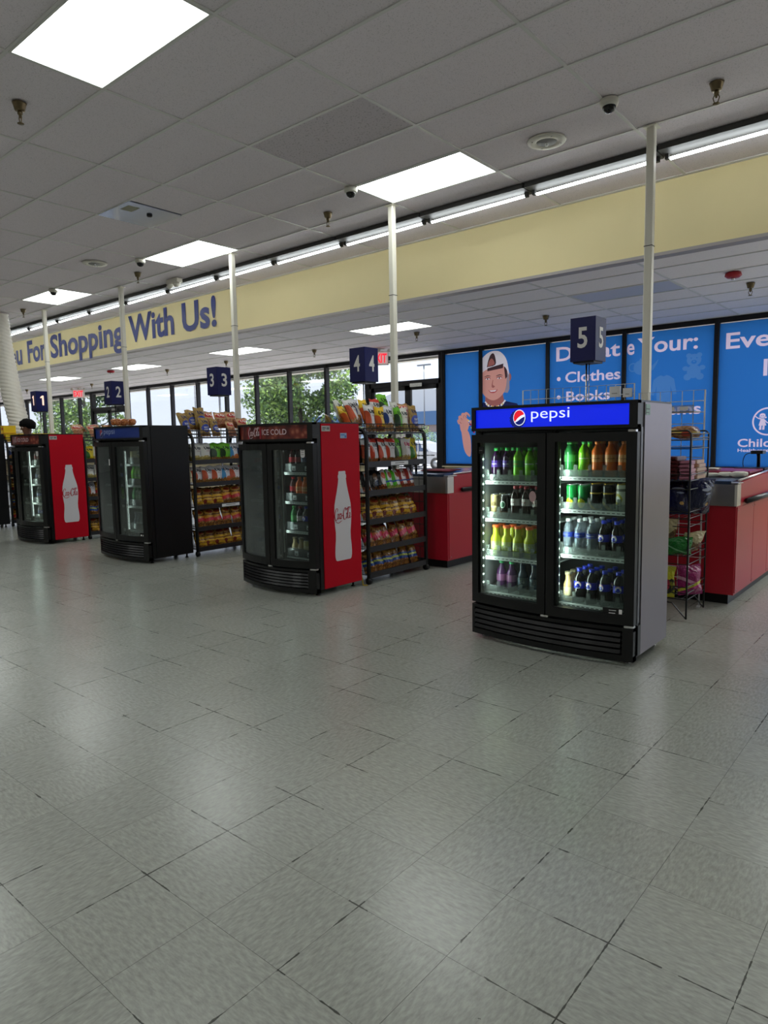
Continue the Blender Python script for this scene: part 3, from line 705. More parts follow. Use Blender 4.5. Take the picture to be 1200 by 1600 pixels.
for k in SX:
    e = empty('lane_sign', (SX[k], 5.6, 0)); a = .11; z0, z1 = 1.945, 2.30
    p = MB(); p.box(-a, -a, z0, a, a, z1, NAVY, bev=.004); p.build('sign_box', e)
    p = MB(); p.box(-a+.02, -a+.02, z0-.015, a-.02, a-.02, z0, BLACK); p.build('sign_base', e)
    dm = mat('orange lit digit', (255, 214, 190), .5, 0, 1.0) if k == 1 else SIGNWHITE
    for fn_ in ((lambda u, v: (u, -a-.003, v)), (lambda u, v: (a+.003, u, v)), (lambda u, v: (-a-.003, -u, v)), (lambda u, v: (-u, a+.003, v))):
        t = MB()
        if k == 1: t.keepn = True; t.add([fn_(*q) for q in ((-.005, 2.05), (.025, 2.05), (.025, 2.22), (.0, 2.22), (-.035, 2.195), (-.035, 2.172), (-.005, 2.185))], [tuple(range(7))], dm)
        else: add_text(t, str(k), -.043, .043, 2.05, 2.22, fn_, dm, bold=.02)
        t.build('lane_number', e)
    p = MB(); p.tube([(-.012, 0, .0), (-.012, 0, z0-.01)], .007, CHROME); p.tube([(.012, 0, .0), (.012, 0, z0-.01)], .004, CHROME); p.box(-.1, -.1, 0, .1, .1, .012, BLACKM); p.build('sign_pole', e)
    tag(e, 'navy box lane sign showing white number %d on a thin pole' % k, 'lane sign')

# wrapped white tube
WR = mat('white plastic wrap', (225, 220, 208), .35, noise=.06, nscale=30, bump=.8)
mb = MB()
path = smoothline([(-13.25, 5.15, 3.68), (-13.22, 5.17, 3.2), (-13.18, 5.2, 2.75), (-13.05, 5.2, 2.3), (-12.93, 5.2, 2.0), (-12.80, 5.2, 1.7), (-12.72, 5.2, 1.4), (-12.68, 5.2, 1.0), (-12.66, 5.2, 0.0)], 36)
n = 20; vs = []
for i, p in enumerate(path):
    for k in range(n):
        a = 2*pi*k/n; ph = p[2]*15 + a/(2*pi)*3.0
        r = .158*(1+.09*abs(sin(pi*ph+.6*sin(3*a))))*(1.0 if p[2] > .2 else 1)
        vs.append((p[0]+r*cos(a), p[1]+r*sin(a), p[2]-.02*cos(a)))
fs = [(i*n+k, i*n+(k+1) % n, (i+1)*n+(k+1) % n, (i+1)*n+k) for i in range(len(path)-1) for k in range(n)]
mb.add(vs, fs+[tuple(range(n)), tuple(range((len(path)-1)*n, len(path)*n))], WR, True)
tag(mb.build('wrapped_tube'), 'leaning white plastic-wrapped tube rising to the ceiling at left edge', 'wrapped tube')

# ------------------------------------------------------------------ ceiling devices
BRASS = mat('aged brass', (120, 105, 80), .35, .9)
def sprinkler_proto():
    e = empty('sprinkler')
    c = MB(); c.lathe([(.001, 0), (.048, -.002), (.044, -.012), (.034, -.05), (.03, -.055), (.001, -.055)], BRASS, 14, cap=False); cc = c.build('escutcheon', e)
    b = MB(); b.lathe([(.014, -.05), (.018, -.075), (.012, -.08), (.006, -.1)], BRASS, 8)
    for s in (-1, 1): b.tube([(s*.012, 0, -.08), (s*.02, 0, -.1), (s*.012, 0, -.125), (0, 0, -.135)], .0035, BRASS, 5)
    b.lathe([(.001, -.133), (.022, -.135), (.022, -.139), (.001, -.14)], BRASS, 10, cap=False); bb = b.build('sprinkler_head', e)
    fixed(e, [cc, bb]); fixed(cc); fixed(bb); return e
sp_ = sprinkler_proto(); f_ = True
def spr(x, y, z, lab):
    global f_
    o = sp_ if f_ else copy_tree(sp_); f_ = False; o.location = (x, y, z-.002); tag(o, lab, 'sprinkler')
for x, y, l in ((-1.409, 5.22, 'brass sprinkler at upper right of the ceiling, right of the dome camera'), (-5.113, 2.231, 'brass sprinkler at upper left, under the nearest large panel light'), (-5.192, 5.322, 'brass sprinkler left of the post by sign 4'),
                (-8.879, 5.315, 'brass sprinkler just right of the post by sign 2'), (-12.597, 5.317, 'small brass sprinkler left of the post by sign 1')): spr(x, y, ZC, l)
for x, y, l in ((-1.954, 8.828, 'sprinkler in lower ceiling under the red smoke alarm at right'), (-4.6, 9.044, 'sprinkler in lower ceiling left of lane sign 5'), (-6.78, 8.906, 'sprinkler in lower ceiling right of the post by sign 4'),
                (-9.37, 9.154, 'sprinkler in lower ceiling left of lane sign 4'), (-11.9, 9.05, 'sprinkler in lower ceiling beside the post by sign 3'), (-14.109, 9.06, 'sprinkler in lower ceiling between posts by signs 2 and 3'), (-18.7, 9.6, 'sprinkler in lower ceiling left of the far exit sign'), (-21.7, 9.1, 'sprinkler in lower ceiling above lane sign 1')): spr(x, y, ZL, l)
DOME = mat('smoked dome', (14, 14, 16), .08)
for x, y, l in ((-2.046, 4.96, 'white dome camera near the tall right post'), (-4.534, 4.965, 'white dome camera at left corner of panel light by sign 4'), (-8.219, 4.966, 'white dome camera beside panel light by sign 3'), (-10.706, 4.981, 'white dome camera over the leftmost panel light')):
    e = empty('dome_camera', (x, y, ZC-.002))
    c = MB(); c.lathe([(.001, 0), (.062, 0), (.064, -.03), (.058, -.045), (.05, -.048), (.001, -.048)], WHITE, 18, cap=False); c.build('camera_housing', e)
    c = MB(); c.lathe([(.046, -.045), (.045, -.06), (.036, -.078), (.018, -.09), (.001, -.093)], DOME, 16, cap=False); c.build('camera_dome', e)
    tag(e, l, 'camera')
for x, y, l in ((-2.692, 5.284, 'round white ceiling speaker near the right dome camera'), (-8.807, 4.663, 'round white ceiling speaker beyond the reflective hatch')):
    e = empty('ceiling_speaker', (x, y, ZC-.001))
    c = MB(); c.lathe([(.001, 0), (.155, 0), (.15, -.012), (.085, -.014), (.08, -.008), (.001, -.008)], WHITE, 28, cap=False); c.build('speaker_ring', e)
    c = MB(); c.lathe([(.08, -.009), (.078, -.013), (.001, -.014)], mat('speaker mesh', (150, 150, 148), .7), 20, cap=False); c.lathe([(.012, -.014), (.01, -.04), (.001, -.042)], CHROME, 8, cap=False); c.build('speaker_grille', e)
    for k in range(4):
        a = pi/4+k*pi/2; s = MB(); s.lathe([(.006, -.013), (.006, -.016), (.001, -.017)], CHROME, 6, c=(.118*cos(a), .118*sin(a))); s.build('screw', e)
    tag(e, l, 'speaker')
e = empty('ceiling_hatch', (-6.96, 3.75, ZC))
c = MB(); c.box(.0, .0, -.004, .6, .6, .005, mat('reflective metal hatch', (190, 195, 215), .12, .95)); c.build('hatch_panel', e)
c = MB(); c.box(.34, .06, -.006, .5, .18, -.004, mat('yellow grey sticker', (150, 150, 125), .6)); c.build('sticker', e)
c = MB(); c.lathe([(.03, -.004), (.028, -.02), (.01, -.026), (.001, -.026)], DOME, 12, c=(.38, .36)); c.build('sensor', e)
c = MB(); ctile(c, 0, 0, CEILM, 0); 
c = MB(); c.box(.61, 0, .006, 1.2, .6, .02, CEILM); c.build('filler_tile', e)
tag(e, 'square reflective metal hatch with small sensor in the upper ceiling', 'ceiling hatch')
e = empty('emergency_light', (-8.853, 5.874, ZC-.002))
c = MB(); c.box(-.14, -.05, -.06, .14, .05, 0, WHITE, bev=.01); c.build('light_body', e)
for s in (-1, 1):
    c = MB(); c.lathe([(.001, 0), (.055, 0), (.05, -.05), (.03, -.06)], WHITE, 14, cap=True); o = c.build('lamp_head', e, (s*.09, -.03, -.06), (R(35), s*R(20), 0))
tag(e, 'white twin-head emergency light by the strip lights', 'emergency light')
REDP = mat('red alarm plastic', (170, 22, 38), .4)
for x, y, l in ((-1.972, 8.14, 'red round smoke alarm in lower ceiling at right'), (-15.153, 8.253, 'red round smoke alarm in lower ceiling above lane sign 2')):
    e = empty('smoke_alarm', (x, y, ZL-.002)); c = MB(); c.lathe([(.001, 0), (.075, 0), (.085, -.03), (.06, -.05), (.001, -.052)], REDP, 18, cap=False); c.build('alarm_body', e)
    c = MB(); c.lathe([(.022, -.05), (.02, -.07), (.001, -.078)], CHROME, 10); c.build('strobe_lens', e); tag(e, l, 'smoke alarm')
EXR = mat('lit red exit letters', (240, 40, 60), .5, 0, 1.1)
EXG = mat('exit sign face', (236, 196, 196), .5, 0, .35)
for x, y, l in ((-8.5, 10.0, 'red EXIT sign hanging beside lane sign 4'), (-20.3, 10.0, 'small red exit sign hanging left of lane sign 2')):
    e = empty('exit_sign', (x, y, ZL)); c = MB(); c.box(-.17, -.03, -.30, .17, .03, -.05, WHITE, bev=.008); c.box(-.02, -.02, -.05, .02, .02, 0, WHITE); c.box(-.1, -.04, -.01, .1, .04, -.001, WHITE); c.build('sign_body', e)
    for s in (-1, 1):
        c = MB(); c.lathe([(.035, 0), (.04, -.04), (.001, -.05)], WHITE, 10); c.build('lamp_head', e, (s*.2, -.02, -.02), (0, s*R(30), 0))
    t = MB(); t.add([(-.155, -.032, -.285), (.155, -.032, -.285), (.155, -.032, -.065), (-.155, -.032, -.065)], [(0, 1, 2, 3)], EXG); add_text(t, 'EXIT', -.14, .14, -.26, -.09, lambda u, v: (u, -.034, v), EXR, bold=.03); t.build('sign_face', e)
    tag(e, l, 'exit sign'); e.rotation_euler = (0, 0, R(40))

# ------------------------------------------------------------------ drink containers
def bottle_proto(kind, body, cap, label, dark=None, h=.215, r=.0345, labz=(.40, .62), neck=.0128, shine=.12, glass=False, txt=None, tcol=(240, 240, 245), trans=0):
    e = empty(kind); b = MB()
    BM = mat('drink %s %s' % (str(body), trans), body, shine, 0, spec=.6)
    if trans:
        nt = BM.node_tree; bs = nt.nodes['Principled BSDF']; bs.inputs['Alpha'].default_value = 1-trans
    H = h
    prof = [(r*.75, 0), (r*.98, H*.02), (r*1.0, H*.08), (r*.90, H*.15), (r*.99, H*.22), (r*.97, H*labz[0]), (r*.97, H*labz[1]), (r*1.0, H*(labz[1]+.025)), (r*.97, H*(labz[1]+.07)), (r*.84, H*(labz[1]+.14)), (r*.58, H*(labz[1]+.21)), (neck*1.1, H*.89), (neck, H*.92)]
    b.lathe(prof, BM, 12); bo = b.build('bottle_body', e)
    c = MB(); c.lathe([(neck*1.2, H*.905), (neck*1.32, H*.91), (neck*1.32, H*.995), (neck*1.1, H*1.0)], mat('cap %s' % str(cap), cap, .4), 10); cc = c.build('cap', e)
    lst = [bo, cc]
    if label:
        l = MB(); LM = mat('label %s' % str(label), label, .3)
        l.lathe([(r*.985, H*labz[0]+.002), (r*.985, H*labz[1]-.002)], LM, 14, cap=False)
        sfn = lambda u, v: (r*1.0*sin(u/r), -r*1.0*cos(u/r)-.0006, v)
        if txt == 'pepsi':
            zc = H*(labz[0]+labz[1])/2; q = r*.6
            for a0, a1, kk, cc_ in ((0, 2*pi, 1, (236, 236, 240)), (R(15), R(165), .88, (206, 34, 46)), (R(195), R(345), .88, (16, 30, 110))):
                l.add([tuple(c_-(0 if j_ != 1 else .0003*(kk < 1)) for j_, c_ in enumerate(sfn(q*kk*cos(a0+(a1-a0)*i_/12), zc+q*kk*sin(a0+(a1-a0)*i_/12)))) for i_ in range(13)], [tuple(range(13))], mat('roundel %s' % str(cc_), cc_, .4))
            l.keepn = True
        elif txt: add_text(l, txt, -r*.9, r*.9, H*(labz[0]+.09), H*(labz[1]-.09), lambda u, v: (r*1.0*sin(u/r), -r*1.0*cos(u/r)-.0005, v), mat('label print %s' % str(tcol), tcol, .4), bold=.02, res=1)
        lb = l.build('bottle_label', e); lst.append(lb)
        l.keepn = True
    fixed(e, lst); [fixed(x) for x in lst]; return e
def globe_on(l, cx, cz, r, fn, serr=True):
    """round red / white / blue cola roundel on a surface"""
    RD = mat('roundel red', (205, 30, 45), .4, 0, GE); WH = mat('roundel white', (235, 238, 245), .4, 0, GE); BL = mat('roundel blue', (20, 40, 140), .4, 0, GE)
def can_proto(kind, body, top, prints, h=.122, r=.031, band=None):
    e = empty(kind); b = MB(); BM = print_mat('can %s' % kind+str(body), body, prints, .25, bump=0)
    b.lathe([(r*.8, 0), (r, h*.05), (r, h*.9), (r*.86, h*.97)], BM, 14); bo = b.build('can_body', e)
    c = MB(); c.lathe([(r*.86, h*.965), (r*.87, h*.985), (r*.84, h), (r*.8, h*.985), (.001, h*.98)], top if not isinstance(top, tuple) else mat('can top '+str(top), top, .25, .9), 14, cap=False); cc = c.build('can_lid', e)
    fixed(e, [bo, cc]); fixed(bo); fixed(cc); return e
SILV = mat('can lid silver', (190, 190, 192), .25, .9)
PR = {}
PR['grape'] = bottle_proto('soda_bottle', (38, 12, 46), (60, 190, 90), (74, 44, 140), txt='Crush')
PR['lime'] = bottle_proto('soda_bottle', (128, 210, 34), (60, 200, 80), (70, 170, 40), txt='Dew', tcol=(225, 60, 50))
PR['lime2'] = bottle_proto('soda_bottle', (128, 210, 34), (60, 200, 80), (120, 205, 30), txt='mtn')
PR['orange'] = bottle_proto('soda_bottle', (246, 118, 40), (240, 130, 56), (246, 172, 104), txt='Crush', tcol=(90, 60, 30))
PR['drp'] = bottle_proto('soda_bottle', (40, 14, 12), (150, 24, 40), (215, 205, 205), txt='Dr', tcol=(150, 24, 36))
PR['cola'] = bottle_proto('soda_bottle', (26, 12, 10), (30, 50, 190), (26, 40, 190), txt='pepsi')
PR['colaemp'] = bottle_proto('soda_bottle', (30, 28, 30), (30, 50, 190), (26, 40, 190), txt='pepsi', labz=(.42, .64))
PR['water'] = bottle_proto('water_bottle', (120, 130, 140), (215, 220, 222), (40, 60, 150), trans=.45, txt='Aquafina', labz=(.46, .62))
PR['sport'] = bottle_proto('sports_drink_bottle', (190, 200, 40), (240, 110, 40), (180, 190, 130), r=.036, h=.205, neck=.019, labz=(.2, .48), txt='G', tcol=(240, 240, 240))
PR['purple'] = bottle_proto('sports_drink_bottle', (70, 30, 80), (50, 150, 90), (140, 90, 130), h=.195, neck=.013, labz=(.3, .55))
PR['navyb'] = bottle_proto('sports_drink_bottle', (34, 50, 66), (50, 60, 80), (60, 80, 90), r=.036, h=.205, neck=.019, labz=(.2, .48), txt='G', tcol=(150, 160, 160))
PR['frap'] = bottle_proto('coffee_bottle', (190, 160, 110), (150, 140, 110), (200, 190, 150), h=.185, r=.031, labz=(.2, .5), neck=.017)
PR['cherry'] = bottle_proto('soda_bottle', (60, 14, 20), (190, 30, 40), (180, 24, 40))
PR['yelw'] = bottle_proto('soda_bottle', (190, 190, 120), (230, 220, 110), (90, 150, 190), labz=(.3, .5))
PR['green'] = bottle_proto('soda_bottle', (40, 120, 60), (70, 160, 80), (70, 150, 80))
PR['clear'] = bottle_proto('water_bottle', (120, 125, 130), (200, 205, 208), (110, 120, 160), trans=.4)
PR['tan'] = bottle_proto('coffee_bottle', (170, 150, 105), (120, 110, 80), (190, 180, 150), h=.17, r=.032, labz=(.2, .5), neck=.017)
PR['cangreen'] = can_proto('soda_can', (20, 130, 60), SILV, [('ell', .5, .25, .35, .2, (210, 210, 40)), ('band', .6, .7, .3, (10, 90, 40))], h=.15, r=.032)
PR['canblack'] = can_proto('energy_can', (18, 18, 18), (190, 150, 50), [('band', .25, .4, .4, (196, 160, 50)), ('band', .62, .68, 0, (180, 150, 60))], h=.158, r=.033)
PR['canwhite'] = can_proto('energy_can', (222, 222, 205), (190, 160, 60), [('ell', .5, .45, .4, .22, (200, 190, 90)), ('ell', .5, .45, .25, .12, (235, 235, 225)), ('band', .75, .85, 0, (120, 120, 110))], h=.158, r=.033)
PR['cangold'] = can_proto('coffee_can', (178, 160, 112), SILV, [('band', .45, .5, 0, (210, 200, 160)), ('ell', .5, .6, .25, .1, (120, 100, 60))], h=.158, r=.031)
PR['canstar'] = can_proto('coffee_can', (40, 34, 32), SILV, [('ell', .5, .6, .32, .16, (190, 200, 190)), ('ell', .5, .6, .24, .12, (30, 90, 60)), ('band', 0, .3, 0, (110, 80, 60))], h=.155, r=.031)
PR['jar'] = can_proto('juice_can', (186, 176, 120), SILV, [('band', .3, .7, 0, (200, 190, 150))], h=.15, r=.034)
PR['canred'] = can_proto('soda_can', (170, 20, 34), SILV, [('band', .4, .6, .3, (230, 225, 225))], h=.13, r=.032)
USED = {}
NAMES = {'grape': 'grape soda bottle, purple label', 'lime': 'lime-green soda bottle, red lettering', 'lime2': 'lime-green soda bottle, plain green label', 'orange': 'orange soda bottle', 'drp': 'dark soda bottle, white label', 'cola': 'cola bottle, blue label',
         'colaemp': 'dark bottle, blue label', 'water': 'clear water bottle, blue label', 'sport': 'yellow sports drink, orange cap', 'purple': 'purple drink bottle, green cap', 'navyb': 'dark blue sports drink', 'frap': 'tan coffee bottle',
         'cherry': 'dark red soda bottle', 'yelw': 'pale yellow drink bottle', 'green': 'green soda bottle', 'clear': 'clear water bottle', 'tan': 'tan coffee bottle', 'cangreen': 'green soda can', 'canblack': 'black and gold can', 'canwhite': 'white and gold can',
         'cangold': 'gold coffee can', 'canstar': 'brown coffee can, green roundel', 'jar': 'pale gold can', 'canred': 'red soda can'}
def drink(kind, x, y, z, lab, grp=None, rz=0):
    p = PR[kind]
    o = p if kind not in USED else copy_tree(p); USED[kind] = 1
    o.location = (x, y, z); o.rotation_euler = (0, 0, rz)
    tag(o, lab, 'can' if 'can' in kind or kind == 'jar' else 'bottle', grp)

# ------------------------------------------------------------------ coolers
GASK = mat('dark door gasket', (10, 10, 11), .6)
LINER = mat('grey liner', (120, 124, 124), .45)
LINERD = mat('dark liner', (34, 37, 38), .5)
SHELFW = mat('white wire shelf', (206, 212, 210), .4)
DIV = glassy('frosted divider plastic', (225, 230, 228), .16, .8, (215, 225, 222))
GLC = glassy('cooler door glass', (225, 232, 228), .0, .55)
GLH = glassy('hazy cooler door glass', (215, 222, 220), .07, .8, (190, 198, 200))
GLR = glassy('cooler door glass faint haze', (215, 222, 220), .018, .6, (190, 198, 200))
LEDM = emis('cooler LED', (225, 255, 240), 14)
LEDM2 = emis('cooler LED dim', (225, 255, 240), 3)
def cooler(x, y, w, hdoor_split, H, depth, sideM, style, lab, bow, doorspec, shelves, led, faceM=BLACK, steps=8, capM=None):
    """x: left, y: front plane of side body. local frame: x right, y back, z up"""
    e = empty('drinks_cooler', (x, y, 0)); tag(e, lab, 'cooler')
    bend = lambda p: (p[0], p[1]-bow*(1-(2*p[0]/w-1)**2), p[2])
    t = .045
    c = MB()   # carcass
    c.box(0, 0, .05, t, depth, H, faceM); c.box(w-t, 0, .05, w, depth, H, faceM); c.box(t, depth-t, .05, w-t, depth, H, faceM)
    c.box(t, 0, H-.16, w-t, depth-t, H, faceM); c.box(t, 0.0, .05, w-t, depth-t, .28, faceM)
    c.build('cabinet_shell', e)
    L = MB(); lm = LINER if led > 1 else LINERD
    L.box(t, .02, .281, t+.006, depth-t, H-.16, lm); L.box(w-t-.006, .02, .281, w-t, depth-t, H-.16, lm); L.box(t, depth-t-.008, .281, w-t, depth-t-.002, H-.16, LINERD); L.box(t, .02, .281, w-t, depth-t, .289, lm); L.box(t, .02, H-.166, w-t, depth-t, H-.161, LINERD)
    L.box(w*hdoor_split-.012, -.004, .28, w*hdoor_split+.012, .03, H-.16, GASK); L.build('inner_liner', e)
    s = MB(); s.box(w, .045, .055, w+.006, depth-.002, H-.012, sideM); sp2 = s.build('side_panel', e)
    if style == 'coke':
        plabel(sp2, 'red side panel with white bottle silhouette')
        q = MB(); q.keepn = True
        BW = mat('white bottle decal', (226, 222, 226), .4); zz0, zz1 = .275, 1.06; yc = .285
        prof = [(0, .36), (.012, .42), (.05, .455), (.10, .46), (.16, .445), (.24, .41), (.32, .405), (.40, .44), (.48, .465), (.56, .46), (.63, .44), (.70, .38), (.78, .30), (.86, .235), (.92, .205), (.925, .225), (.955, .225), (.965, .195), (.99, .19), (1.0, .17)]
        pts = [(w+.008, yc+hw*.232, zz0+u*(zz1-zz0)) for u, hw in prof]+[(w+.008, yc-hw*.232, zz0+u*(zz1-zz0)) for u, hw in reversed(prof)]
        q.add(pts, [tuple(range(len(pts)))], BW)
        script_logo(q, yc-.108, yc+.108, .61, .745, lambda u, v: (w+.010, u, v), mat('red script print', (185, 20, 40), .4))
        plabel(q.build('bottle_decal', sp2), 'white bottle silhouette decal with red script')
        k = MB(); k.box(w+.0065, .05, 1.405, w+.0085, .15, 1.452, mat('grey label sticker', (190, 186, 184), .5)); k.box(w+.0085, .06, 1.43, w+.009, .1, 1.437, BLACK); k.box(w+.0085, .06, 1.415, w+.009, .09, 1.42, BLACK); k.box(w+.0085, .11, 1.42, w+.009, .14, 1.44, mat('sticker print', (110, 110, 110), .5)); k.build('sticker', sp2)
        if lab.startswith('near'):
            k = MB(); k.box(w+.0065, .275, 1.345, w+.0085, .355, 1.39, mat('blue sticker', (150, 180, 215), .5)); k.box(w+.0085, .28, 1.37, w+.009, .33, 1.378, mat('blue print', (60, 110, 190), .5)); k.box(w+.0085, .33, 1.35, w+.009, .35, 1.37, mat('blue print', (60, 110, 190), .5)); plabel(k.build('sticker', sp2), 'small blue sticker')
    if style == 'pepsilit':
        plabel(sp2, 'satin steel grey side panel')
        k = MB(); k.box(w+.0065, .055, 1.44, w+.0085, .12, 1.50, mat('green grey sticker', (150, 185, 170), .5)); k.box(w+.0085, .06, 1.47, w+.009, .11, 1.475, BLACK); k.box(w+.0085, .06, 1.45, w+.009, .1, 1.455, BLACK); k.build('sticker', sp2)
        k = MB(); k.box(w-.002, .0, .06, w+.008, .045, .236, faceM); k.box(w-.002, .0, .25, w+.003, .03, H-.15, mat('grey edge channel', (90, 90, 94), .35, .6)); k.build('corner_channel', e)
    # header
    h0, h1 = H-.152, H
    hd = MB(); b = .018
    hd.box(0, -.05, h0, w, .0, h0+b, faceM, steps); hd.box(0, -.05, h1-b, w, .0, h1, faceM, steps); hd.box(0, -.05, h0, .03, 0, h1, faceM); hd.box(w-.045, -.05, h0, w, 0, h1, faceM); hd.box(.03, -.03, h0+b, w-.045, 0, h1-b, faceM, steps)
    ho = hd.build('header', e, bend=bend)
    face = MB(); face.keepn = True; n = 24
    fx = lambda k: .03+(w-.075)*k/n
    HM = {'pepsilit': mat('lit blue header', (8, 32, 200), .3, 0, .8, (6, 34, 225)), 'pepsi': print_mat('unlit blue header', (22, 50, 128), [('band', .0, .12, 0, (18, 42, 110))], .3, bump=0), 'coke': COKEH}[style]
    face.add([p for k in range(n+1) for p in ((fx(k), -.034, h0+b), (fx(k), -.034, h1-b))], [(2*k, 2*k+2, 2*k+3, 2*k+1) for k in range(n)], HM)
    hf = face.build('header_panel', ho, bend=bend)
    lg = MB(); lg.keepn = True; fnn = lambda k: (lambda u, v: (u, -.036-k*.001, v))
    if style.startswith('pepsi'):
        lit = style == 'pepsilit'; G = .9 if lit else 0; sfx = 'lit' if lit else 'dim'
        WHm = mat('logo white '+sfx, (226, 234, 250) if lit else (150, 165, 205), .4, 0, G); RDm = mat('logo red '+sfx, (214, 20, 40) if lit else (150, 30, 50), .4, 0, G); BLm = mat('logo blue '+sfx, (6, 26, 120) if lit else (14, 28, 84), .4, 0, G*.6)
        gx, gz, r = (.372, H-.076, .049) if lit else (.265, H-.076, .05)
        if lit: SW = 1
        add = lambda pts, m, k: lg.add([fnn(k)(*p) for p in pts], [tuple(range(len(pts)))], m)
        ser = [(gx-.012+(r*1.12+(.006 if i % 2 else 0))*cos(a), gz-.008+(r*1.06+(.006 if i % 2 else 0))*sin(a)) for i in range(36) for a in [2*pi*i/36]]
        if lit: add(ser, BLm, 0)
        circ = lambda rr, a0, a1, n=20: [(gx+rr*.88*cos(a0+(a1-a0)*i/n), gz+rr*sin(a0+(a1-a0)*i/n)) for i in range(n+1)]
        add(circ(r, 0, 2*pi)[:-1], WHm, 1)
        add(circ(r*.9, R(25), R(215))+[(gx-.01, gz-.002), (gx+.012, gz+.012)], RDm, 2)
        add(circ(r*.9, R(222), R(368))+[(gx+.015, gz-.004), (gx-.01, gz-.02)], BLm, 2)
        a, b_ = ((.455, .70) if lit else (.345, .60))
        lg2 = lg; add_text(lg2, 'pepsi', a, b_, H-.105, H-.026, fnn(1), WHm, bold=-.004)
        lg2.build('header_logo', ho, bend=bend)
    else:
        WHm = mat('header script white', (214, 190, 196), .4)
        rx = MB(); rx.add([fnn(0)(*p) for p in ((.21, h0+.022), (.43, h0+.022), (.43, h1-.022), (.21, h1-.022))], [(0, 1, 2, 3)], mat('header red box', (148, 24, 40), .4)); rx.keepn = True
        script_logo(rx, .225, .415, H-.125, H-.028, fnn(1), WHm); add_text(rx, 'ICE COLD', .445, .735, H-.098, H-.05, fnn(1), WHm, bold=.008)
        plabel(rx.build('header_lettering', ho, bend=bend), 'white script and ICE COLD lettering')
    # doors
    zb, zt = .243, H-.175
    for di, (a, b2) in enumerate(((0, w*hdoor_split-.004), (w*hdoor_split+.004, w))):
        d = MB(); fw = doorspec['fw']
        d.box(a, -.05, zb, b2, -.004, zb+.062, faceM, steps); d.box(a, -.05, zt-.052, b2, -.004, zt, faceM, steps)
        d.box(a, -.05, zb+.062, a+fw, -.004, zt-.052, faceM); d.box(b2-fw, -.05, zb+.062, b2, -.004, zt-.052, faceM)
        d.box(a+fw, -.03, zb+.062, a+fw+.012, -.004, zt-.052, GASK); d.box(b2-fw-.012, -.03, zb+.062, b2-fw, -.004, zt-.052, GASK)
        do = d.build('door', e, bend=bend)
        g = MB(); g.box(a+fw, -.040, zb+.06, b2-fw, -.036, zt-.05, doorspec['glass'][di], steps); g.build('door_glass', do, bend=bend)
        if 0:
            hn = MB(); hx = b2-fw*.7 if di == 0 else a+fw*.3
            hn.box(hx, -.066, .6, hx+.014, -.05, 1.1, faceM); hn.build('door_handle', do, bend=bend)
        st = MB()
        if style == 'pepsilit':
            if di == 0: st.box(a+fw+.005, -.044, 1.225, a+fw+.05, -.041, 1.268, BLACK); st.box(a+fw+.012, -.0445, 1.244, a+fw+.038, -.0441, 1.248, mat('sticker print', (110, 110, 110), .5)); st.build('door_sticker', do, bend=bend)
            else:
                st.box(b2-fw-.12, -.044, .295, b2-fw-.01, -.041, .338, BLACK); st.box(b2-fw-.085, -.0445, .302, b2-fw-.05, -.0441, .310, SIGNWHITE); st.box(b2-fw-.03, -.0445, .298, b2-fw-.013, -.0441, .332, SIGNWHITE); st.box(b2-fw-.085, -.0445, .322, b2-fw-.045, -.0441, .325, SIGNWHITE); st.lathe([(.008, 0), (.008, .001)], SIGNWHITE, 10) if 0 else None
                st.build('door_sticker', do, bend=bend)
            if di == 0:
                st = MB(); pts = [(b2-fw-.035+.024*cos(2*pi*k/16), -.044, .965+.034*sin(2*pi*k/16)) for k in range(16)]; st.add(pts, [tuple(range(16))], mat('pinkish tag', (170, 140, 140), .5)); st.keepn = True; st.build('price_tag', do, bend=bend)
        elif style == 'coke' and di == 1:
            st = MB(); pts = []; cx_, cz_ = b2-fw-.035, 1.235
            for k in range(20):
                aa = 2*pi*k/20; pts.append((cx_+.02*cos(aa), -.044, cz_+(.03 if sin(aa) > 0 else -.03)+.018*sin(aa)))
            st.add(pts, [tuple(range(20))], mat('white oval tag', (205, 200, 200), .5)); st.keepn = True
            for k in range(4): st.add([(cx_-.013, -.0445, cz_+.03-.018*k), (cx_+.013, -.0445, cz_+.03-.018*k), (cx_+.013, -.0445, cz_+.035-.018*k), (cx_-.013, -.0445, cz_+.035-.018*k)], [(0, 1, 2, 3)], mat('sticker print', (110, 110, 110), .5))
            plabel(st.build('price_tag', do, bend=bend), 'white oval tag inside the glass')
        elif style == 'pepsi' and di == 1:
            st = MB(); st.box(b2-fw-.06, -.044, .305, b2-fw-.005, -.041, .345, BLACK); st.box(b2-fw-.05, -.0445, .31, b2-fw-.03, -.0441, .325, SIGNWHITE); st.box(b2-fw-.018, -.0445, .307, b2-fw-.01, -.0441, .325, SIGNWHITE); st.build('door_sticker', do, bend=bend)
        elif style == 'pepsi' and di == 0:
            st = MB(); st.box(b2-fw-.012, -.052, 1.09, b2-fw+.006, -.050, 1.16, SIGNWHITE); st.build('door_sticker', do, bend=bend)
    # hinges
    for q_ in ((w-.045, -.06, zt, w-.005, -.03, zt+.012), (w*hdoor_split-.03, -.05, zb-.012, w*hdoor_split+.02, -.03, zb), (w-.05, -.055, zb-.012, w, -.02, zb)):
        hg = MB(); hg.box(*q_, CHROME); hg.build('hinge', e, bend=bend)
    # grille with louvres
    g = MB(); gz0, gz1 = .03, .228
    g.box(0, -.05, gz0, .02, .0, gz1, faceM); g.box(w-.075 if style != 'pepsilit' else w-.06, -.05, gz0, w, .0, gz1, faceM, 3)
    g.box(0, -.05, gz1-.02, w, 0, gz1, faceM, 12); g.box(0, -.05, gz0, w, 0, gz0+.035, faceM, 12)
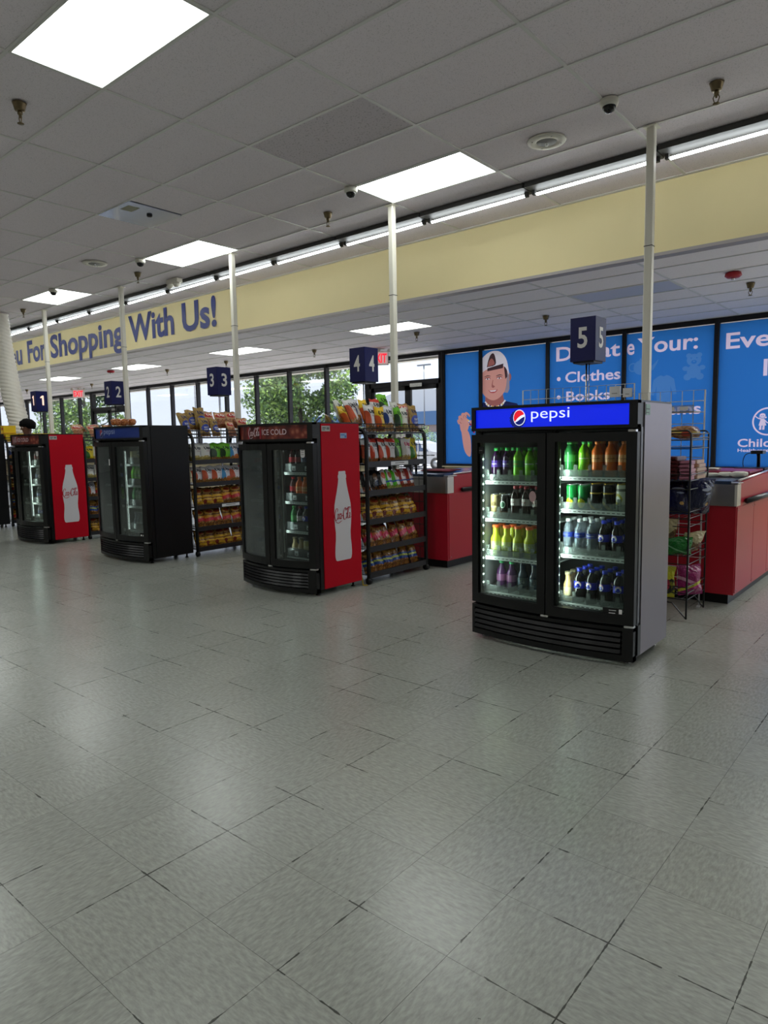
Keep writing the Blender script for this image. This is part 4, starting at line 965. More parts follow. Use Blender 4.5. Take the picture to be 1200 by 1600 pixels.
    g.box(0, -.012, gz0, w, 0, gz1, GASK, 12)
    go = g.build('grille', e, bend=bend)
    nl = 5 if style != 'pepsilit' else 4
    for k in range(nl):
        z = gz0+.045+k*(gz1-gz0-.065)/nl; l = MB(); n = 12; hh = (gz1-gz0-.065)/nl
        xs = [.02+(w-.09)*i/n for i in range(n+1)]
        vs = []
        for xx in xs: vs += [(xx, -.052, z), (xx, -.046, z+hh*.62), (xx, -.014, z+hh*.95), (xx, -.014, z+hh*.7)]
        l.add(vs, [(4*i+a_, 4*i+4+a_, 4*i+4+(a_+1) % 4, 4*i+(a_+1) % 4) for i in range(n) for a_ in range(4)], mat('glossy black louvre', (22, 22, 25), .22))
        l.build('louvre', go, bend=bend)
    for fx_, fy_ in ((.06, .02), (w-.06, .02), (.06, depth-.05), (w-.06, depth-.05)):
        f = MB(); f.lathe([(.02, 0), (.022, .006), (.01, .012), (.01, .055)], CHROME if style == 'pepsilit' else BLACK, 8, c=(fx_, fy_)); f.build('foot', e)
    # shelves
    for (xa, xb, zs) in shelves:
        s = MB(); s.box(xa, .04, zs-.012, xb, depth-.06, zs-.004, SHELFW if style == 'pepsilit' or led > 1 else mat('grey shelf', (150, 155, 156), .4))
        so_ = s.build('shelf', e)
        s = MB(); s.box(xa, .028, zs-.022, xb, .04, zs+.0, mat('shelf front rail', (214, 220, 218), .35)); 
        for k in range(int((xb-xa)/.03)): s.box(xa+.008+k*.03, .0275, zs-.013, xa+.026+k*.03, .0285, zs-.009, BLACK)
        s.build('price_rail', so_)
        dv = MB(); n = max(1, round((xb-xa)/.084)); pw = (xb-xa)/n
        if style == 'pepsilit':
            for k in range(n):
                xx = xa+k*pw
                dv.box(xx, .05, zs, xx+.003, depth-.08, zs+.035, DIV); dv.box(xx, .046, zs, xx+pw, .05, zs+.032, DIV); dv.box(xx, .044, zs+.03, xx+.022, .051, zs+.072, DIV); dv.box(xx+.02, .044, zs+.032, xx+pw, .051, zs+.042, DIV)
        else:
            for k in range(n+1): dv.box(xa+k*pw-.001, .05, zs, xa+k*pw+.001, depth-.08, zs+.03, DIV)
            dv.box(xa, .044, zs+.005, xb, .048, zs+.075, glassy('clear fence plastic', (215, 220, 222), .12, .9))
            if style == 'coke':
                for k in (1, 3):
                    if k < n: dv.box(xa+k*pw+.01, .042, zs+.015, xa+k*pw+.055, .044, zs+.055, mat('price ticket', (200, 204, 206), .5)); dv.box(xa+k*pw+.018, .0415, zs+.02, xa+k*pw+.047, .042, zs+.035, mat('sticker print', (110, 110, 110), .5))
        dv.build('bottle_divider', so_)
    if led:
        LM = LEDM if led > 1 else LEDM2
        if led == 3:
            for xx in (t+.012, w*hdoor_split+.036):
                s = MB(); s.box(xx-.004, -.0, .34, xx+.004, .006, 1.25, mat('led bar', (190, 200, 196), .4)); sb = s.build('led_bar', e, (0, 0, 0))
                d = MB()
                for k in range(16): z = .37+k*.0545; d.lathe([(.0048, z-.0048), (.0055, z), (.0048, z+.0048)], LM, 8, c=(xx, -.003))
                d.build('led_diodes', sb)
                a = bpy.data.lights.new('cooler_lamp', 'AREA'); a.shape = 'RECTANGLE'; a.size = .02; a.size_y = .9; a.energy = 3.2; a.color = (.88, 1, .95)
                o = bpy.data.objects.new('cooler_lamp', a); C.objects.link(o); o.parent = sb; o.location = (xx+.012, .008, .8)
                o.rotation_euler = Vector((.75, .45, 0)).to_track_quat('-Z', 'Y').to_euler() if 0 else (R(90), 0, R(-50))
        else:
            for xx in ((w*hdoor_split+.02),):
                s = MB(); s.box(xx-.004, -.0, .34, xx+.004, .006, 1.25, mat('led bar', (150, 160, 156), .4)); sb = s.build('led_bar', e)
                a = bpy.data.lights.new('cooler_lamp', 'AREA'); a.shape = 'RECTANGLE'; a.size = .02; a.size_y = .9; a.energy = {1: .55, 2: 1.3}[led]; a.color = (.88, 1, .95)
                o = bpy.data.objects.new('cooler_lamp', a); C.objects.link(o); o.parent = sb; o.location = (xx+.012, .008, .8); o.rotation_euler = (R(90), 0, R(-50))
    return e
# header print for the red coolers: cola splash
COKEH = bpy.data.materials.new('cola splash header'); COKEH.use_nodes = True
nt = COKEH.node_tree; b = nt.nodes['Principled BSDF']; b.inputs['Roughness'].default_value = .3
t = nt.nodes.new('ShaderNodeTexCoord'); vo = nt.nodes.new('ShaderNodeTexVoronoi'); vo.inputs['Scale'].default_value = 16; nt.links.new(t.outputs['Object'], vo.inputs['Vector'])
no = nt.nodes.new('ShaderNodeTexNoise'); no.inputs['Scale'].default_value = 9; nt.links.new(t.outputs['Object'], no.inputs['Vector'])
mxx = nt.nodes.new('ShaderNodeMath'); mxx.operation = 'MULTIPLY'; nt.links.new(vo.outputs['Distance'], mxx.inputs[0]); nt.links.new(no.outputs['Fac'], mxx.inputs[1])
rp = nt.nodes.new('ShaderNodeValToRGB'); rp.color_ramp.elements[0].color = lin((176, 112, 84)); rp.color_ramp.elements[1].color = lin((70, 14, 16)); rp.color_ramp.elements[1].position = .42
el = rp.color_ramp.elements.new(.16); el.color = lin((120, 44, 34))
nt.links.new(mxx.outputs[0], rp.inputs[0]); nt.links.new(rp.outputs[0], b.inputs['Base Color'])

REDC = mat('red cooler side', (196, 14, 36), .5, spec=.12)
BLKS = mat('black cooler side', (8, 8, 10), .42, spec=.3)
STS = mat('satin grey steel side', (132, 124, 129), .38, .85, noise=.06, nscale=5)
DSP = {'fw': .055, 'glass': (GLC, GLC)}
# lit one by lane 5
X5, Y5, W5 = -2.468, 3.87, 1.083
sh5 = []
for xa, xb, zs in ((.052, .545, 1.045), (.052, .545, .797), (.052, .545, .543), (.052, .545, .302), (.577, 1.03, 1.083), (.577, 1.03, .885), (.577, 1.03, .607), (.577, 1.03, .302)): sh5.append((xa, xb, zs))
cooler(X5, Y5, W5, .519, 1.522, .505, STS, 'pepsilit', 'lit drinks cooler with glowing blue header and grey steel side', .06, {'fw': .052, 'glass': (GLC, GLC)}, sh5, 3)
sh1 = [(.05, .375, 1.05), (.05, .375, .795), (.05, .375, .535), (.05, .375, .30), (.41, .935, 1.055), (.41, .935, .797), (.41, .935, .537), (.41, .935, .30)]
sh3 = [(.052, .495, 1.05), (.052, .495, .795), (.052, .495, .535), (.052, .495, .30), (.53, .935, 1.055), (.53, .935, .797), (.53, .935, .537), (.53, .935, .30)]
cooler(-5.135, 4.055, .985, .52, 1.482, .52, REDC, 'coke', 'nearer red-sided drinks cooler with white bottle silhouette, beside lane sign 4', .10, {'fw': .06, 'glass': (GLH, GLR)}, sh3, 1)
shp = [(.052, .52, 1.1), (.052, .52, .86), (.052, .52, .62), (.052, .52, .34), (.56, 1.02, 1.1), (.56, 1.02, .86), (.56, 1.02, .62), (.56, 1.02, .34)]
cooler(-7.895, 4.09, 1.07, .505, 1.528, .52, BLKS, 'pepsi', 'black-sided drinks cooler with unlit blue header', .08, {'fw': .06, 'glass': (GLH, GLR)}, shp, 1)
cooler(-10.33, 4.11, .985, .40, 1.482, .51, REDC, 'coke', 'farther red-sided drinks cooler with white bottle silhouette, at left', .10, {'fw': .06, 'glass': (GLC, GLC)}, sh1, 2)
cooler(-13.05, 4.09, 1.07, .42, 1.528, .52, BLKS, 'pepsi', 'black-sided drinks cooler cut off by the left edge', .08, {'fw': .06, 'glass': (GLH, GLR)}, shp[:0], 0)

# drinks in the lit cooler
cn = 'lit cooler'
def row(cx, items, zs, y, door, shelf, cname, behind=0):
    n = len(items)
    for i, (k, x) in enumerate(items):
        lab = '%s, %s from left, %s shelf, %s door, %s' % (NAMES[k], ORD[i], shelf, door, cname)
        drink(k, x, y, zs+.001, lab, rz=random.uniform(-.5, .3))
        for b in range(behind):
            drink(k, x, y+.078*(b+1), zs+.001, '%s behind others, %s shelf, %s door, %s' % (NAMES[k].split(',')[0], shelf, door, cname), '%s behind, %s shelf, %s door, %s' % (NAMES[k].split(',')[0], shelf, door, cname), rz=random.uniform(-1, 1))
random.seed(4)
yb = Y5+.094
row(0, [('grape', -2.366), ('grape', -2.283), ('lime', -2.203), ('lime2', -2.12)], 1.045, yb, 'left', 'top', cn, 1)
row(0, [('cangold', -2.376), ('canstar', -2.303), ('drp', -2.222), ('drp', -2.143), ('drp', -2.066)], .797, yb, 'left', 'second', cn, 1)
row(0, [('sport', -2.370), ('sport', -2.288), ('sport', -2.205), ('sport', -2.122)], .543, yb, 'left', 'third', cn, 1)
row(0, [('purple', -2.362), ('purple', -2.285), ('navyb', -2.202), ('navyb', -2.115)], .302, yb+.06, 'left', 'bottom', cn, 0)
row(0, [('green', -1.850), ('lime2', -1.756), ('orange', -1.672), ('orange', -1.592), ('orange', -1.512)], 1.083, yb, 'right', 'top', cn, 1)
row(0, [('cangreen', -1.835), ('cangreen', -1.760), ('canblack', -1.682), ('canblack', -1.602), ('canwhite', -1.522)], .885, yb, 'right', 'second', cn, 1)
row(0, [('water', -1.853), ('water', -1.777), ('water', -1.701), ('cola', -1.625), ('cola', -1.546)], .607, yb, 'right', 'third', cn, 2)
row(0, [('frap', -1.850), ('colaemp', -1.776), ('colaemp', -1.698), ('colaemp', -1.614), ('colaemp', -1.53)], .302, yb, 'right', 'bottom', cn, 2)
cn = 'nearer red-sided cooler'; yb = 4.055+.094; x = -5.135
def xs(a, b, n): return [a+(b-a)*(i+.5)/n for i in range(n)]
R3 = xs(x+.535, x+.93, 5); L3 = xs(x+.06, x+.49, 5)
row(0, list(zip(['cherry', 'cherry', 'clear', 'clear', 'clear'], R3)), 1.055, yb, 'right', 'top', cn)
row(0, list(zip(['cherry', 'orange', 'orange', 'yelw', 'yelw'], R3)), .797, yb, 'right', 'second', cn)
row(0, list(zip(['green', 'drp', 'cola', 'cherry', 'cherry'], R3)), .537, yb, 'right', 'third', cn)
row(0, list(zip(['tan', 'tan', 'jar', 'jar', 'clear'], R3)), .30, yb, 'right', 'bottom', cn)
row(0, list(zip(['cherry', 'drp', 'clear', 'clear'], L3)), 1.05, yb, 'left', 'top', cn)
row(0, list(zip(['water', 'water', 'water', 'water'], L3)), .795, yb, 'left', 'second', cn)
row(0, list(zip(['clear', 'clear', 'clear', 'clear'], L3)), .535, yb, 'left', 'third', cn)
row(0, list(zip(['clear', 'clear', 'clear'], L3)), .30, yb, 'left', 'bottom', cn)
cn = 'black-sided cooler'; x = -7.895; yb = 4.09+.094; RP = xs(x+.565, x+1.015, 6); LPx = xs(x+.06, x+.51, 5)
row(0, list(zip(['jar', 'jar', 'canwhite', 'canwhite', 'canwhite', 'jar'], RP)), 1.1, yb, 'right', 'top', cn)
row(0, list(zip(['lime', 'lime', 'lime2', 'lime', 'green', 'grape'], RP)), .86, yb, 'right', 'second', cn)
row(0, list(zip(['green', 'green', 'green', 'lime', 'drp', 'drp'], RP)), .62, yb, 'right', 'third', cn)
row(0, list(zip(['navyb', 'navyb', 'navyb', 'lime', 'sport', 'sport'], RP)), .34, yb, 'right', 'bottom', cn)
row(0, list(zip(['lime', 'lime', 'lime', 'lime'], LPx)), .62, yb, 'left', 'third', cn)
row(0, list(zip(['green', 'cola', 'cola', 'cola'], LPx)), .86, yb, 'left', 'second', cn)
cn = 'farther red-sided cooler'; x = -10.33; yb = 4.11+.094; R1 = xs(x+.43, x+.94, 6)
row(0, list(zip(['cherry', 'cherry', 'cherry', 'clear', 'clear', 'clear'], R1)), 1.055, yb, 'right', 'top', cn)
row(0, list(zip(['clear', 'drp', 'grape', 'orange', 'orange', 'orange'], R1)), .797, yb, 'right', 'second', cn)
row(0, list(zip(['clear', 'water', 'cherry', 'cherry', 'cherry', 'clear'], R1)), .537, yb, 'right', 'third', cn)
row(0, list(zip(['clear', 'cola', 'tan', 'yelw', 'yelw', 'tan'], R1)), .30, yb, 'right', 'bottom', cn)

# ------------------------------------------------------------------ snack bags
TAN1, TAN2 = (196, 150, 84), (120, 78, 36)
PZ1, PZ2 = (206, 150, 72), (104, 62, 26)
BAGM = {
 'white_orange': ('white chip bag, orange swirl', print_mat('bag white orange', (216, 214, 214), [('ell', .12, .42, .3, .34, (190, 74, 34)), ('tex', 0, .24, TAN1, TAN2, 9), ('band', .93, 1.1, 0, (205, 205, 205))]), 'Utz', (20, 22, 30)),
 'white_red': ('white chip bag, red swirl and top', print_mat('bag white red', (218, 215, 215), [('ell', .08, .36, .26, .36, (205, 66, 34)), ('tex', 0, .2, (196, 100, 50), TAN2, 9), ('band', .86, 1.1, .06, (200, 52, 36))]), 'Utz', (20, 22, 30)),
 'green': ('green chip bag, dark swirl', print_mat('bag green', (106, 186, 34), [('ell', .18, .4, .28, .3, (24, 58, 26)), ('tex', 0, .2, TAN1, TAN2, 9)]), 'Utz', (16, 40, 20)),
 'yellow': ('yellow chip bag, orange base', print_mat('bag yellow', (236, 194, 30), [('ell', .1, .35, .38, .3, (214, 92, 28)), ('tex', 0, .22, (200, 96, 40), TAN2, 9)]), 'Utz', (30, 26, 20)),
 'yellow_green': ('yellow chip bag, green swirl', print_mat('bag yellow green', (228, 206, 30), [('ell', .16, .3, .34, .34, (56, 120, 40)), ('tex', 0, .12, TAN1, TAN2, 9)]), 'Utz', (16, 24, 40)),
 'white_blue': ('white chip bag, blue swirl', print_mat('bag white blue', (214, 216, 224), [('ell', .12, .45, .24, .26, (36, 66, 140)), ('tex', 0, .3, (212, 176, 110), (160, 116, 60), 9), ('band', .93, 1.1, 0, (190, 190, 196))]), 'Utz', (18, 26, 46)),
 'white_plain': ('plain white chip bag', print_mat('bag white plain', (216, 216, 208), [('tex', 0, .3, (214, 196, 120), (170, 150, 80), 9), ('ell', .9, .4, .14, .2, (150, 150, 150))]), 'Utz', (18, 26, 46)),
 'white_pink': ('white chip bag, pink lettering', print_mat('bag white pink', (218, 214, 212), [('tex', 0, .26, (214, 190, 140), (150, 120, 70), 9), ('ell', .85, .12, .3, .12, (190, 150, 60))]), 'Utz', (196, 30, 90)),
 'white_cyan': ('white chip bag, light blue swirl', print_mat('bag white cyan', (214, 216, 222), [('ell', .14, .4, .26, .42, (40, 130, 186)), ('tex', 0, .24, (214, 160, 80), TAN2, 9), ('ell', .7, .2, .3, .14, (196, 110, 50))]), 'Utz', (24, 30, 60)),
 'gold': ('gold chip bag, blue oval', print_mat('bag gold', (190, 158, 84), [('tex', 0, 1, (200, 168, 96), (150, 116, 50), 7), ('ell', .55, .40, .4, .2, (34, 62, 170)), ('tex', 0, .12, TAN1, TAN2, 9)], bump=.5), 'Utz', (20, 30, 90)),
 'tanred': ('tan snack bag, red oval', print_mat('bag tan red', (206, 160, 116), [('tex', 0, .5, (198, 140, 90), (140, 80, 50), 8), ('ell', .5, .72, .4, .14, (196, 50, 50)), ('band', .9, 1.1, 0, (150, 110, 70))]), 'Utz', (235, 225, 215)),
 'black': ('black snack bag', print_mat('bag black', (18, 18, 20), [('ell', .6, .65, .3, .18, (90, 60, 40)), ('tex', 0, .2, (150, 100, 50), (30, 20, 12), 9)], .2), None, None),
 'black_orange': ('black-and-white snack bag, orange base', print_mat('bag black orange', (24, 24, 26), [('ell', .7, .5, .42, .5, (212, 208, 205)), ('ell', .6, .68, .26, .16, (190, 90, 50)), ('tex', 0, .24, (206, 116, 50), (90, 40, 16), 8)], .25), None, None),
 'green_small': ('bright green and white snack bag', print_mat('bag green small', (90, 206, 40), [('ell', .68, .5, .4, .5, (214, 214, 208)), ('ell', .62, .68, .24, .15, (170, 90, 60)), ('band', .34, .42, 0, (40, 90, 170)), ('tex', 0, .2, (200, 190, 120), (120, 140, 50), 8)], .25), None, None),
 'redwhite': ('red and white snack bag', print_mat('bag red white', (170, 50, 40), [('ell', .68, .5, .42, .52, (210, 200, 196)), ('ell', .62, .68, .24, .15, (150, 80, 60)), ('band', .34, .42, 0, (60, 70, 130)), ('tex', 0, .22, (190, 110, 70), (120, 50, 30), 8)], .25), None, None),
 'pz_yellow': ('pretzel bag, yellow label', print_mat('bag pretzel yellow', (120, 76, 34), [('tex', 0, 1, PZ1, PZ2, 7), ('ell', .5, .76, .4, .13, (170, 130, 60)), ('ell', .5, .76, .32, .09, (150, 60, 30)), ('band', .14, .56, .05, (222, 172, 44)), ('band', .36, .42, 0, (120, 70, 20)), ('band', .22, .26, 0, (150, 90, 30)), ('ell', .18, .2, .12, .1, (120, 40, 30))], .22, bump=.6), None, None),
 'pz_pink': ('pretzel bag, pink label', print_mat('bag pretzel pink', (120, 76, 34), [('tex', 0, 1, PZ1, PZ2, 7), ('ell', .5, .80, .4, .12, (190, 140, 80)), ('ell', .5, .80, .32, .08, (150, 50, 30)), ('band', .44, .56, .1, (196, 90, 40)), ('band', .2, .40, -.25, (206, 40, 80))], .22, bump=.6), None, None),
 'pz_blue': ('pretzel bag, blue label', print_mat('bag pretzel blue', (120, 76, 34), [('tex', 0, 1, PZ1, PZ2, 7), ('ell', .5, .80, .4, .13, (196, 148, 70)), ('band', .28, .56, .05, (24, 64, 140)), ('band', .40, .48, .05, (180, 190, 90))], .22, bump=.6), None, None),
 'pz_red': ('pretzel bag, red-yellow label', print_mat('bag pretzel red', (120, 76, 34), [('tex', 0, 1, PZ1, PZ2, 7), ('ell', .5, .78, .42, .14, (214, 160, 60)), ('ell', .5, .78, .3, .09, (150, 60, 30)), ('band', .42, .58, 0, (216, 150, 40)), ('band', .24, .42, -.1, (190, 40, 40))], .22, bump=.6), None, None),
}
BAGP = {}
def bag_proto(kind, w, h, thick, seed):
    key = (kind, w, h, thick, seed)
    if key in BAGP: return BAGP[key][0]
    rnd = random.Random(seed*7+hash(kind) % 97 if 0 else seed*7+len(kind)*13)
    desc, M_, txt, tc = BAGM[kind]
    nx, nz = 8, 12
    ph = [rnd.uniform(0, 6.28) for _ in range(6)]
    def T(u, v):
        e = min(v, 1-v); k = max(0, min(1, (e-.05)/.22)); k = math.sin(k*pi/2)
        sd = 1-abs(2*u-1)**2.6
        wob = 1+.10*sin(7*u+ph[0]+3*v)+.08*sin(11*v+ph[1])+.05*sin(17*u+ph[2])
        return thick/2*k*sd*wob+.0015
    def pt(u, v, s):
        sq = 1-.07*sin(pi*v)
        x = (u-.5)*w*sq + .004*sin(9*v+ph[3])
        z = v*h + (.006*sin(8*u+ph[4]) if v > .9 else 0)
        y = s*T(u, v) + .012*sin(3.2*u+ph[5])*(v**2)*.6
        return (x, y, z)
    b = MB(); b.keepn = True
    for s in (-1, 1):
        vs = [pt(i/nx, j/nz, s) for j in range(nz+1) for i in range(nx+1)]
        fs = [(j*(nx+1)+i, j*(nx+1)+i+1, (j+1)*(nx+1)+i+1, (j+1)*(nx+1)+i) for j in range(nz) for i in range(nx)]
        if s > 0: fs = [tuple(reversed(f)) for f in fs]
        b.add(vs, fs, M_, True)
    if txt:
        z0, z1 = ((.66, .84) if kind not in ('gold', 'tanred') else (.68, .84))
        def sf(u, v):
            p = pt(u, v, -1); return (p[0], p[1]-.0025, p[2])
        add_text(b, 'Utz', .24, .86, z0, z1, sf, mat('bag print %s' % str(tc), tc, .4), bold=.045, shear=.1, res=1)
        if kind == 'gold': add_text(b, 'WAVY', .3, .8, .40, .50, sf, mat('bag print white', (225, 225, 230), .4), bold=.03, res=1); add_text(b, 'CHIPS', .3, .8, .28, .37, sf, mat('bag print white', (225, 225, 230), .4), bold=.03, res=1)
        else: add_text(b, 'chips', .42, .84, .54, .62, sf, mat('bag print %s' % str((150, 70, 60)), (150, 70, 60), .4), bold=.0, res=1)
    o = b.build('snack_bag'); fixed(o); BAGP[key] = [o, False]; return o
def bag(kind, w, h, th, x, y, z, rz, tilt, lab, seed=0, grp=None, roll=0, cat='snack bag'):
    o = bag_proto(kind, w, h, th, seed); key = (kind, w, h, th, seed)
    if BAGP[key][1]: o = o.copy(); C.objects.link(o)
    BAGP[key][1] = True
    o.location = (x, y, z); o.rotation_euler = (-tilt, roll, rz); tag(o, lab, cat, grp)
    return o

# ------------------------------------------------------------------ snack racks
RACK = mat('black powder coat rack', (20, 20, 23), .42)
RACKY0, RACKY1 = 4.655, 5.535
def rack(xf, lab, ticket=()):
    """front face plane x = xf, looking towards +x; depth .46"""
    e = empty('snack_rack', (xf, RACKY0, 0)); tag(e, lab, 'rack'); L = RACKY1-RACKY0; D = .46; H = 1.425
    for yy, nm in ((0, 0), (L, 1)):
        s = MB(); pts = [(0, yy, .05), (0, yy, H-.09), (-.012, yy, H-.045), (-.04, yy, H-.014), (-.085, yy, H), (-D+.085, yy, H), (-D+.04, yy, H-.014), (-D+.012, yy, H-.045), (-D, yy, H-.09), (-D, yy, .05)]
        s.tube(pts, .019, RACK, 8); s.build('side_frame', e)
        g = MB()
        for k in range(1, 6): g.tube([(-D*k/6, yy, .08), (-D*k/6, yy, H-.01)], .0028, RACK, 4)
        for k in range(12): g.tube([(0, yy, .12+k*.115), (-D, yy, .12+k*.115)], .0028, RACK, 4)
        g.build('wire_side', e)
        for xx in (-.0, -D):
            c = MB(); c.lathe([(.03, -.016), (.032, 0), (.03, .016)], BLACK, 12); co = c.build('caster', e, (xx, yy, .031), (R(90), 0, 0))
            c = MB(); c.box(-.014, -.018, .02, .014, .018, .06, RACK); c.build('caster_fork', e, (xx, yy, .0))
    for i, z in enumerate(SHZ):
        s = MB(); s.box(-D+.01, .015, z-.004, 0, L-.015, z, RACK); s.box(-.006, .01, z-.03, .012, L-.01, z+.022, RACK)
        so_ = s.build('shelf', e)
        w_ = MB()
        for k in range(16): w_.tube([(-.01-k*.028, .015, z-.012), (-.01-k*.028, L-.015, z-.012)], .0025, RACK, 4)
        w_.build('shelf_wires', so_)
        if i in ticket:
            tt = MB(); yy = ticket[i]; tt.box(.0125, yy, z-.022, .014, yy+.26, z+.012, mat('white shelf ticket', (225, 225, 225), .5)); tt.box(.0142, yy+.06, z-.006, .0145, yy+.2, z+.0, mat('ticket print', (60, 60, 60), .5)); tt.build('shelf_ticket', so_)
    b = MB()   # top basket
    for z in (H+.005, H+.045): b.tube([(.0, .0, z), (0, L, z), (-D, L, z), (-D, 0, z), (0, 0, z)], .0045, RACK, 5)
    for k in range(19): b.tube([(0, L*k/18, H-.03), (0, L*k/18, H+.045)], .0022, RACK, 4); b.tube([(-D, L*k/18, H-.03), (-D, L*k/18, H+.045)], .0022, RACK, 4)
    b.build('top_basket', e)
    s = MB(); s.box(-D, .0, H-.045, .0, L, H-.03, RACK); s.build('top_shelf', e)
    return e
SHZ = [.085, .325, .58, .845, 1.108]
def fill(xf, zs, kinds, w, h, th, shelf, rname, tilt=.2, y0=None, y1=None, dx=-.07, back=None, hs=None, seed=0):
    y0 = RACKY0+.03 if y0 is None else y0; y1 = RACKY1-.03 if y1 is None else y1; n = len(kinds)
    for i, k in enumerate(kinds):
        if k is None: continue
        y = y0+(y1-y0)*(i+.5)/n
        rnd = random.Random(i*31+seed*7+int(zs*100))
        bag(k, w, h, th, xf+dx+rnd.uniform(-.01, .01), y, zs+.002, R(90)+rnd.uniform(-.16, .16), tilt+rnd.uniform(-.05, .07), '%s, %s from left, %s, %s' % (BAGM[k][0], ORD[i], shelf, rname), seed=(i+seed) % 3, roll=rnd.uniform(-.05, .05))
        if back: bag(back if isinstance(back, str) else k, w, h*1.04, th, xf+dx-.085, y+.02, zs+.002, R(90)+rnd.uniform(-.1, .1), tilt*.7, '%s in back row, %s, %s' % (BAGM[back if isinstance(back, str) else k][0], shelf, rname), seed=(i+1) % 3, grp='second row bags, %s, %s' % (shelf, rname))
# rack 4
xf = -4.13; rn = 'rack by sign 4'
rack(xf, 'black wire snack rack behind the nearer red-sided cooler', {4: .33})
fill(xf, SHZ[0], ['pz_blue']*6, .15, .215, .075, 'bottom shelf', rn, .35, seed=1)
fill(xf, SHZ[1], ['pz_pink']*6, .155, .225, .075, 'shelf five', rn, .42, seed=2)
fill(xf, SHZ[2], ['pz_yellow']*6, .155, .225, .075, 'shelf four', rn, .42, seed=0)
fill(xf, SHZ[3], ['black_orange', 'black', 'black_orange', 'green_small', 'green_small', 'redwhite', 'redwhite'], .125, .20, .06, 'third shelf', rn, .32, y1=RACKY1-.07, seed=4)
fill(xf, SHZ[4], ['white_orange', 'white_red', 'white_red', 'white_red', 'green', 'white_pink', 'yellow_green'], .135, .225, .055, 'second shelf', rn, .14, back=True, seed=3)
def pile(xf, lst, rn, z0=1.40):
    for i, (k, dx, y, z, w, h, tl, rz, lab) in enumerate(lst):
        bag(k, w, h, .06, xf+dx, y, z0+z, R(90)+rz, tl, lab+', top of '+rn, seed=i % 3)
pile(xf, [
 ('white_orange', -.06, 4.80, .0, .15, .25, .15, .1, 'white chip bag with orange swirl, front row left'),
 ('yellow', -.06, 4.93, .0, .125, .23, .12, -.05, 'yellow chip bag with orange base, front row'),
 ('white_blue', -.06, 5.065, .0, .135, .25, .15, .0, 'white chip bag with blue swirl, front row'),
 ('green', -.05, 5.20, .0, .125, .235, .15, .1, 'green chip bag with dark swirl, front row'),
 ('white_plain', -.06, 5.30, .0, .12, .235, .2, -.1, 'white chip bag with pale chips, front row'),
 ('gold', -.05, 5.44, .0, .15, .26, .15, .05, 'large gold chip bag with blue oval, front row right'),
 ('yellow', -.16, 4.87, .07, .14, .24, .3, .2, 'yellow chip bag, upper back row'),
 ('white_red', -.16, 5.01, .08, .14, .24, .25, -.1, 'white chip bag, upper back row middle'),
 ('green', -.18, 5.18, .10, .17, .28, .3, .15, 'tall green chip bag, highest in back row'),
 ('white_plain', -.17, 5.32, .07, .13, .23, .25, 0, 'white chip bag behind the plain white one'),
 ('tanred', -.17, 5.45, .07, .14, .22, .3, -.2, 'tan snack bag, back row right'),
 ('white_orange', -.10, 4.66, .05, .17, .27, .45, .25, 'big white bag with orange swirl, leaning at left end'),
 ('yellow', -.24, 4.72, .03, .15, .24, .5, .4, 'yellow chip bag slumped at left end'),
 ('white_plain', -.34, 4.74, .06, .16, .26, .35, .5, 'silver-white bag with yellow top, back left'),
 ('gold', -.42, 4.70, .0, .15, .2, .5, .6, 'small gold bag lying at the back left corner'),
 ('white_blue', -.30, 4.90, .08, .15, .25, .3, .2, 'white bag with blue swirl, back left')], rn)
# small black wire basket on the cooler roof end
# rack 3
xf = -6.80; rn = 'rack by sign 3'
rack(xf, 'black wire snack rack between the black-sided and nearer red-sided coolers', {2: .36})
fill(xf, SHZ[0], ['pz_yellow']*6, .15, .225, .08, 'bottom shelf', rn, .3, seed=1)
fill(xf, SHZ[1], ['pz_red']*6, .15, .225, .075, 'shelf five', rn, .3, seed=2)
fill(xf, SHZ[2], ['pz_yellow', 'pz_yellow', 'pz_yellow', 'pz_red', 'pz_red', 'pz_red'], .15, .225, .075, 'shelf four', rn, .3, seed=0)
fill(xf, SHZ[3], ['white_orange', 'white_orange', 'white_orange', 'white_cyan', 'white_orange', 'white_red'], .155, .205, .06, 'third shelf', rn, .2, seed=4)
fill(xf, SHZ[4], ['white_plain', 'white_plain', 'green', 'green', 'white_cyan', 'white_blue'], .155, .205, .055, 'second shelf', rn, .12, back=True, seed=3)
pile(xf, [
 ('gold', -.10, 4.66, .03, .16, .26, .35, .3, 'gold bag with blue oval, far left'),
 ('gold', -.18, 4.80, .08, .15, .25, .35, -.1, 'gold bag, back row left'),
 ('gold', -.16, 4.90, .08, .17, .27, .2, .1, 'tall gold bag with blue oval, upper back row'),
 ('gold', -.04, 4.87, .0, .13, .23, .3, -.1, 'gold bag, front row left'),
 ('gold', -.04, 5.02, .0, .13, .22, .3, .1, 'gold bag, front row second'),
 ('tanred', -.18, 5.06, .1, .16, .22, .4, .1, 'tan snack bag, back row third'),
 ('tanred', -.18, 5.22, .1, .17, .21, .4, -.1, 'tan snack bag, back row fourth'),
 ('tanred', -.16, 5.38, .1, .17, .22, .4, .1, 'tan snack bag, back row right'),
 ('tanred', -.04, 5.27, .0, .14, .2, .4, .15, 'tan snack bag, front row third'),
 ('tanred', -.06, 5.45, .03, .15, .2, .3, 0, 'tan snack bag, front row right end')], rn)
